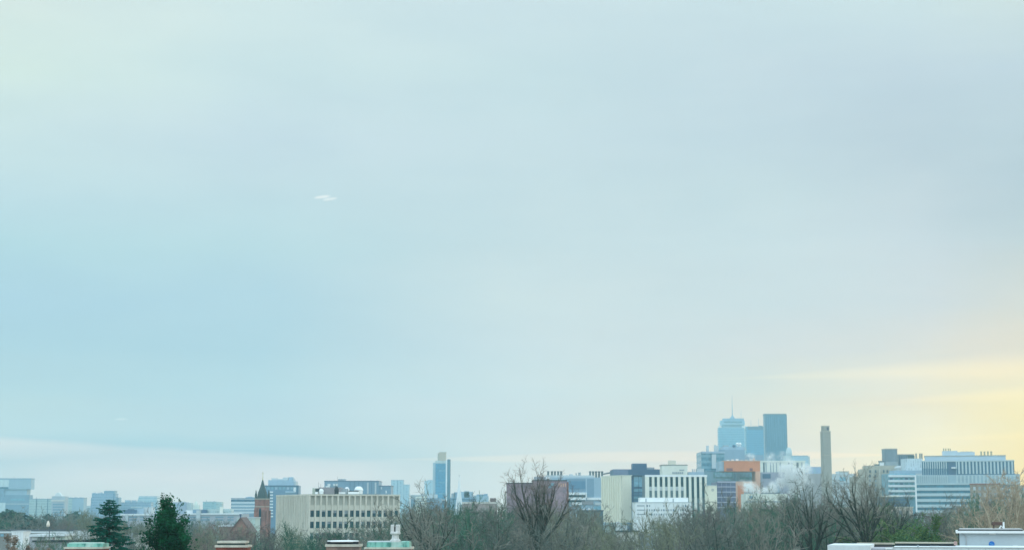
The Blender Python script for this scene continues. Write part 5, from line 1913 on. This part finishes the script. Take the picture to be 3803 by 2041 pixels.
b.block('roof_slab', 205, 244, 1981, 1988, 371, 9, M_white_r)
b.band('window_band', f, 212, 224, 1991, 1997, M_grey, 0.1)
b = Bd('low_building', 'dark roofed low grey building beside the verdigris chimney cap', 'low building', 260, 300)
f = b.block('wall', 130, 420, 2010, None, 300, 10, mat('grey_mauve_wall', (0.42, 0.42, 0.45)))
b.coping(f, M_black, 0.2, 0.3)
b = Bd('white_house', 'white walled house with dark roof edge half hidden left of the dark evergreen', 'house', 520, 330)
f = b.block('wall', 500, 552, 1982, None, 330, 9, mat('off_white_wall', (0.6, 0.6, 0.54)))
b.coping(f, M_grey_d, 0.3, 0.2)
b.block('side_wing', 468, 500, 1980, None, 333, 8, M_grey)
b.band('window', f, 522, 530, 1992, 2004, M_grey_d, 0.08)
b = Bd('lamp_post', 'lone tall lamp post with a pale cream shade above the long white roofs', 'lamp post', 179, 330)
b.pole('post', 180, 1951, 2060, 331, 0.09, M_grey_d, 6)
a = pt(178.5, 1953, 330.4)
mb = MB()
hh = 21 / FPX * 330
mb.lathe((a.x, a.y, a.z), [(0.12, -0.12), (0.30, 0.0), (0.36, hh * 0.25), (0.30, hh * 0.55), (0.16, hh * 0.85), (0.04, hh)], 12)
b.out(mb, 'lamp_shade', mat('cream_shade', (0.78, 0.70, 0.58), 0.5, 0.1, 2.0))

# ------------------------------------------------------------------ chimneys on the near roofs
def near_roof(name, label, x0, x1, ytop, D, dep, m):
    b = Bd(name, label, 'house', (x0 + x1) / 2, D)
    f = b.block('wall', x0, x1, ytop, None, D, dep, m)
    b.coping(f, M_slate, 0.2, 0.15)
    return b

def chimney(label, xl, xr, ledge, cap_t, cap_b, D, mb_, mcap, mledge, inset=4, capm2=None):
    b = Bd('brick_chimney', label, 'chimney', (xl + xr) / 2, D)
    b.loc.z = 0
    w = (xr - xl) / FPX * D
    dep = w * 0.8
    cx_ = (xl + xr) / 2
    b.block('stack', xl, xr, ledge[1], None, D, dep, mb_)
    # a corbelled course and the stone ledge
    b.block('ledge', xl - inset, xr + inset, ledge[0], ledge[1], D - 0.07, dep + 0.14, mledge, sub=0.02)
    return b, dep

D = 100
b, dep = chimney('dark red brick chimney with a flat black metal cap and pale rim', 803, 918, (2018, 2025), 2003, 2017, D, M_redn, M_black, M_ledge)
b.block('cap', 809, 912, 2007, 2018, D + 0.15, dep - 0.3, mat('dark_green_cap', (0.015, 0.035, 0.03), 0.4, 0.3, 1.5))
b.block('cap_rim', 807, 914, 2003, 2007, D + 0.12, dep - 0.24, M_ledge)
b.t.location.z -= 0.07
D = 98
b, dep = chimney('grey brown brick chimney with a black cap topped by a white disc', 1212, 1334, (2016, 2024), 1999, 2015, D, M_brown, M_black, M_ledge)
b.block('cap', 1216, 1332, 2006, 2016, D + 0.15, dep - 0.3, M_black)
p = pt(1274, 2006, D + dep / 2)
mb = MB()
r_ = 58 / FPX * D
mb.lathe((p.x, p.y, p.z - 0.01), [(r_, 0), (r_ * 1.01, 0.04), (r_ * 0.98, 0.07), (r_ * 0.5, 0.09)], 28)
b.out(mb, 'cover_plate', M_white)
p = pt(1293, 1999, D + dep / 2)
mb = MB()
mb.tube([(p.x, p.y, p.z - 0.12), (p.x, p.y, p.z + 0.07)], [0.025, 0.02], 6)
b.out(mb, 'vent_pin', M_grey_l)
b.t.location.z -= 0.05
D = 94
b, dep = chimney('wide red brick chimney under a streaked green copper cap carrying a white flue pot', 1357, 1526, (2027, 2033), 2005, 2026, D, M_red, M_copper, M_ledge)
b.block('cap', 1363, 1521, 2008, 2027, D + 0.1, dep - 0.2, M_copper)
b.block('cap_rim', 1366, 1452, 2004.5, 2008, D + 0.25, dep - 0.5, M_grey_l)
b.block('cap_rim', 1490, 1518, 2005, 2008, D + 0.25, dep - 0.5, M_copper)
p = pt(1468, 2008, D + 0.55)
u_ = D / FPX
mb = MB()
mb.lathe((p.x, p.y, p.z), [(20 * u_, -0.02), (20 * u_, 7 * u_), (14 * u_, 12 * u_), (12 * u_, 26 * u_), (13 * u_, 27 * u_)], 18)
M_pot = mat('weathered_white_flue', (0.55, 0.56, 0.54), 0.7, 0.2, 2.5)
b.out(mb, 'flue_pot', M_pot)
mb = MB()
mb.lathe((p.x, p.y, p.z), [(13 * u_, 26.5 * u_), (19 * u_, 30 * u_), (19 * u_, 36 * u_), (16 * u_, 38 * u_)], 18)
b.out(mb, 'flue_collar', M_pot)
for dx in (-11, 9):
    mb = MB()
    k_ = 7 if dx < 0 else 9
    mb.lathe((p.x + dx * u_, p.y, p.z), [(k_ * 0.95 * u_, 37.5 * u_), (k_ * u_, 44 * u_), (k_ * u_, 60 * u_), (k_ * 0.8 * u_, 64 * u_)], 14)
    b.out(mb, 'flue_cowl', M_pot)
mb = MB()
mb.lathe((p.x - 2 * u_, p.y + 6 * u_, p.z), [(8 * u_, 37.5 * u_), (8 * u_, 56 * u_)], 10)
b.out(mb, 'flue_core', M_black)
b.t.location.z -= 0.05
D = 102
b, dep = chimney('dark red brick chimney at lower left with a long weathered green cap and pale openings', 243, 380, (2025, 2031), 2009, 2025, D, M_redn, M_copper, M_ledge)
b.block('cap', 252, 384, 2012, 2025, D + 0.12, dep - 0.24, M_copper)
b.block('cap_rim', 258, 372, 2008.5, 2012, D + 0.3, dep - 0.6, mat('pale_verdigris', (0.38, 0.52, 0.46), 0.6, 0.15, 2.0))
for x0, x1 in ((257, 286), (321, 359)):
    a0 = b.block('opening', x0, x1, 2037, 2060, D - 0.03, 0.2, M_white)

b.t.location.z -= 0.07
# ------------------------------------------------------------------ white roof house at lower right
X_REF = 3560
def turn(x, d):
    # distance of a point on a roof turned 15 degrees, its corner at X_REF
    return d - (x - X_REF) / FPX * d * 0.268

D = 150
b = Bd('rooftop_house', 'white flat roofed rooftop house with a small round blue sign at lower right', 'building', 3680, D)
f = b.block('wall', 3560, 3812, 1975, None, turn(3560, D), 7, mat('light_blue_grey_render', (0.50, 0.58, 0.62), 0.7, 0.05, 0.5), yaw=-15)
b.block('roof_slab', 3548, 3806, 1969, 1975.5, turn(3548, D - 0.5), 8, M_white, yaw=-15)
b.block('roof_edge', 3556, 3797, 1964.5, 1969, turn(3556, D - 0.3), 7.6, M_black, yaw=-15)
b.block('roof_coping', 3562, 3797, 1961.5, 1964.5, turn(3562, D - 0.1), 7.2, M_metal, yaw=-15)
b.band('corner_trim', f, 3560, 3563, 1976, 2040, M_black, 0.03)
b.band('light_fitting', f, 3674, 3698, 1978, 1983, M_white, 0.12)
b.band('wall_box', f, 3762, 3780, 2023, 2033, M_white, 0.10)
b.band('box_grille', f, 3767, 3776, 2027, 2030, M_grey_d, 0.13)
# curved downpipe
s0, z0 = f.sz(3566, 1978)
pts = []
for (x, y) in ((3564, 1977), (3572, 1979), (3580, 1984), (3586, 1991), (3588, 2000), (3588, 2060)):
    s, z = f.sz(x, y)
    q = f.at(s, 0.08)
    pts.append((q[0], q[1], z))
mb = MB()
mb.tube(pts, [0.035] * len(pts), 8)
b.out(mb, 'downpipe', M_metal)
s, z = f.sz(3683, 2018)
mb = MB()
n = 28
rr = 10.2 / FPX * D
ring = [(math.cos(2 * math.pi * j / n) * rr, math.sin(2 * math.pi * j / n) * rr) for j in range(n)]
mb.add([f.at(s + a, 0.05) + (z + c,) for a, c in ring] + [f.at(s + a, 0.0) + (z + c,) for a, c in ring], [tuple(range(n))] + [(j, n + j, n + (j + 1) % n, (j + 1) % n) for j in range(n)])
sg = b.out(mb, 'sign', mat('sign_blue', (0.01, 0.16, 0.55), 0.4, 0.1, 4))
mb = MB()
mb.add([f.at(s + a * rr, 0.055) + (z + c * rr,) for a, c in ((-0.75, 0.28), (-0.2, 0.12), (0.78, -0.22), (0.72, -0.40), (-0.2, -0.08), (-0.78, 0.10))], [(0, 5, 4, 1), (1, 4, 3, 2)])
b.out(mb, 'emblem', mat('sign_light_blue', (0.12, 0.42, 0.75), 0.4), sg)

b = Bd('roof_vent', 'white vent pipe with a slanted brace and dark box on the white roof house', 'vent', 3722, 153, base=0)
zb = HC + ray(3720, 1962)[1] * 152
p = pt(3728, 1962, 152)
u_ = 152 / FPX
b.t.location = (p.x, p.y, zb); b.loc = Vector((p.x, p.y, zb))
mb = MB()
mb.tube([(p.x, p.y, zb - 0.02), (p.x, p.y, zb + 25 * u_)], [3.2 * u_, 3.2 * u_], 10)
b.out(mb, 'pipe', M_white)
mb = MB()
mb.tube([(p.x - 17 * u_, p.y, zb), (p.x - 10 * u_, p.y, zb + 11 * u_), (p.x - 2 * u_, p.y, zb + 3 * u_)], [2.4 * u_] * 3, 8)
b.out(mb, 'brace', M_white)
mb = MB()
mb.box(p.x - 32 * u_, p.x + 8 * u_, p.y + 0.5, p.y + 1.1, zb + 13 * u_, zb + 25 * u_)
mb.box(p.x - 28 * u_, p.x - 26 * u_, p.y + 0.7, p.y + 0.9, zb - 0.02, zb + 13 * u_)
mb.box(p.x + 2 * u_, p.x + 4 * u_, p.y + 0.7, p.y + 0.9, zb - 0.02, zb + 13 * u_)
b.out(mb, 'fan_box', mat('rusty_box', (0.10, 0.055, 0.045), 0.7, 0.3, 2))

X_REF = 3313
b = Bd('flat_roof_building', 'long white flat roof in front of the rooftop house with a black back upstand', 'building', 3560, 140)
f = b.block('wall', 3313, 3830, 2030, None, turn(3313, 140), 9.2, M_white_r, yaw=-15)
for x in range(3350, 3800, 62):
    b.band('seam', f, x - 0.5, x + 0.5, 2030.5, 2060, M_grey_l, 0.03)
b.band('roof_flashing', f, 3313, 3830, 2029.6, 2031.6, M_metal, 0.06)
b.block('roof_pipe', 3404, 3410, 2022, 2030, turn(3404, 142), 0.15, M_grey, yaw=-15)
b.block('roof_hatch', 3450, 3486, 2025.5, 2030, turn(3450, 143.5), 0.8, M_grey_l, yaw=-15)
b.block('back_upstand', 3322, 3546, 2013, 2030.5, turn(3322, 146), 0.6, M_black, yaw=-15)
b.block('upstand_coping', 3322, 3546, 2010.5, 2013, turn(3322, 145.9), 0.8, M_stone, yaw=-15)
b.block('pipe_boot', 3540, 3553, 2008, 2020, turn(3540, 145.4), 0.4, mat('pinkish_boot', (0.42, 0.27, 0.24), 0.7), yaw=-15)
X_REF = 3071
b = Bd('flat_roof_building', 'separate white parapet roof at the bottom left of the rooftop house', 'building', 3150, 138)
f = b.block('wall', 3071, 3229, 2022, None, turn(3071, 138), 8, M_white_r, yaw=-15)
b.block('back_upstand', 3071, 3320, 2016.5, 2022.5, turn(3071, 147.5), 0.5, M_black, yaw=-15)
b.block('upstand_coping', 3180, 3320, 2013, 2016.5, turn(3180, 147.4), 0.7, M_stone, yaw=-15)
X_REF = 3230
b = Bd('roof_unit', 'low dark roof unit with pale trim in the gap between the two white roofs', 'roof unit', 3270, 139)
f = b.block('wall', 3230, 3312, 2034, None, turn(3230, 139), 5, mat('grey_lilac_wall', (0.42, 0.42, 0.46), 0.8, 0.1), yaw=-15)
b.block('roof_box', 3232, 3310, 2024, 2034, turn(3232, 144.5), 0.4, mat('dark_brick_box', (0.09, 0.08, 0.08), 0.8), yaw=-15)
b.block('trim', 3286, 3312, 2031, 2035, turn(3286, 138.9), 0.2, M_white, yaw=-15)

# ------------------------------------------------------------------ steam
def steam():
    D = 1040.0
    pts = [(2925, 1880, 14), (2938, 1858, 16), (2948, 1832, 18), (2955, 1802, 22), (2945, 1772, 26), (2920, 1748, 22), (2975, 1765, 22), (2996, 1742, 16), (2900, 1790, 16), (2800, 1826, 20), (2780, 1808, 18),
           (2835, 1832, 20), (2870, 1812, 17), (2930, 1720, 20), (2860, 1700, 18), (2790, 1692, 16), (2905, 1694, 16), (3010, 1785, 12), (2760, 1790, 12)]
    x0, z0 = pt(2735, 1895, D).x, pt(2735, 1895, D).z
    x1, z1 = pt(3035, 1672, D).x, pt(3035, 1672, D).z
    mb = MB()
    c = Vector(((x0 + x1) / 2, D, (z0 + z1) / 2))
    # a closed rounded hull round the plume
    n, r = 24, 12
    hx, hy, hz = (x1 - x0) / 2, 9.0, (z1 - z0) / 2
    mb.add([(c.x, c.y, c.z - hz)], [])
    for i in range(1, r):
        th = math.pi * i / r
        for j in range(n):
            a = 2 * math.pi * j / n
            f_ = lambda v: math.copysign(abs(v) ** 0.55, v)
            mb.v.append((c.x + hx * f_(math.sin(th)) * f_(math.cos(a)), c.y + hy * f_(math.sin(th)) * f_(math.sin(a)), c.z - hz * f_(math.cos(th))))
    mb.v.append((c.x, c.y, c.z + hz))
    for j in range(n):
        mb.f.append((0, 1 + (j + 1) % n, 1 + j))
    for i in range(r - 2):
        for j in range(n):
            a, b_ = 1 + i * n + j, 1 + i * n + (j + 1) % n
            mb.f.append((a, b_, b_ + n, a + n))
    t_ = len(mb.v) - 1
    for j in range(n):
        mb.f.append((t_, 1 + (r - 2) * n + j, 1 + (r - 2) * n + (j + 1) % n))
    m = bpy.data.materials.new('steam_volume')
    m.use_nodes = True
    t = NT(m.node_tree)
    tc = t.n('ShaderNodeTexCoord').outputs['Object']
    wz = t.n('ShaderNodeTexNoise')
    t.put(wz.inputs['Vector'], tc)
    wz.inputs['Scale'].default_value = 0.16
    wz.inputs['Detail'].default_value = 3
    w2 = t.n('ShaderNodeVectorMath', operation='SUBTRACT')
    t.link(wz.outputs['Color'], w2.inputs[0])
    w2.inputs[1].default_value = (0.5, 0.5, 0.5)
    w3 = t.n('ShaderNodeVectorMath', operation='SCALE')
    t.link(w2.outputs[0], w3.inputs[0])
    w3.inputs['Scale'].default_value = 4.5
    w4 = t.n('ShaderNodeVectorMath', operation='ADD')
    t.link(tc, w4.inputs[0])
    t.link(w3.outputs[0], w4.inputs[1])
    dens = None
    for i, (px, py, rr) in enumerate(pts):
        p = pt(px, py, D)
        d = t.n('ShaderNodeVectorMath', operation='DISTANCE')
        t.link(w4.outputs[0], d.inputs[0])
        d.inputs[1].default_value = (p.x - c.x, 0.0, p.z - c.z)
        R_ = rr / FPX * D * 1.75
        q = t.mr(d.outputs['Value'], R_, R_ * 0.05)
        strength = 1.0 if i < 13 else 0.16
        q = t.m('MULTIPLY', q, strength)
        dens = q if dens is None else t.m('MAXIMUM', dens, q)
    n1 = t.noise(w4.outputs[0], 0.30, 6, 0.72)
    dens = t.m('MULTIPLY', dens, t.mr(n1, 0.40, 0.74))
    v = t.n('ShaderNodeVolumePrincipled')
    v.inputs['Color'].default_value = (0.98, 0.98, 0.97, 1)
    t.put(v.inputs['Density'], t.m('MULTIPLY', dens, 3.4))
    v.inputs['Anisotropy'].default_value = 0.3
    o = t.n('ShaderNodeOutputMaterial')
    t.link(v.outputs[0], o.inputs['Volume'])
    ob = mb.build('steam_plume', m, None, c)
    ob.location = c
    tag(ob, 'white steam drifting up in front of the orange block and cream hall', 'steam', None, 'stuff')
steam()

# ------------------------------------------------------------------ haze
mb = MB()
mb.box(-1900, 1900, -60, HAZE_FAR, -1.0, HAZE_TOP)
m = bpy.data.materials.new('haze_air')
m.use_nodes = True
t = NT(m.node_tree)
v = t.n('ShaderNodeVolumePrincipled')
v.inputs['Color'].default_value = (0.53, 0.90, 1.0, 1)
v.inputs['Density'].default_value = HAZE_DENS
v.inputs['Anisotropy'].default_value = 0.45
o = t.n('ShaderNodeOutputMaterial')
t.link(v.outputs[0], o.inputs['Volume'])
tag(mb.build('haze', m), 'thin pale blue air over the whole city', 'haze', None, 'stuff')
print('trees', n_t, 'objects', len(bpy.data.objects))
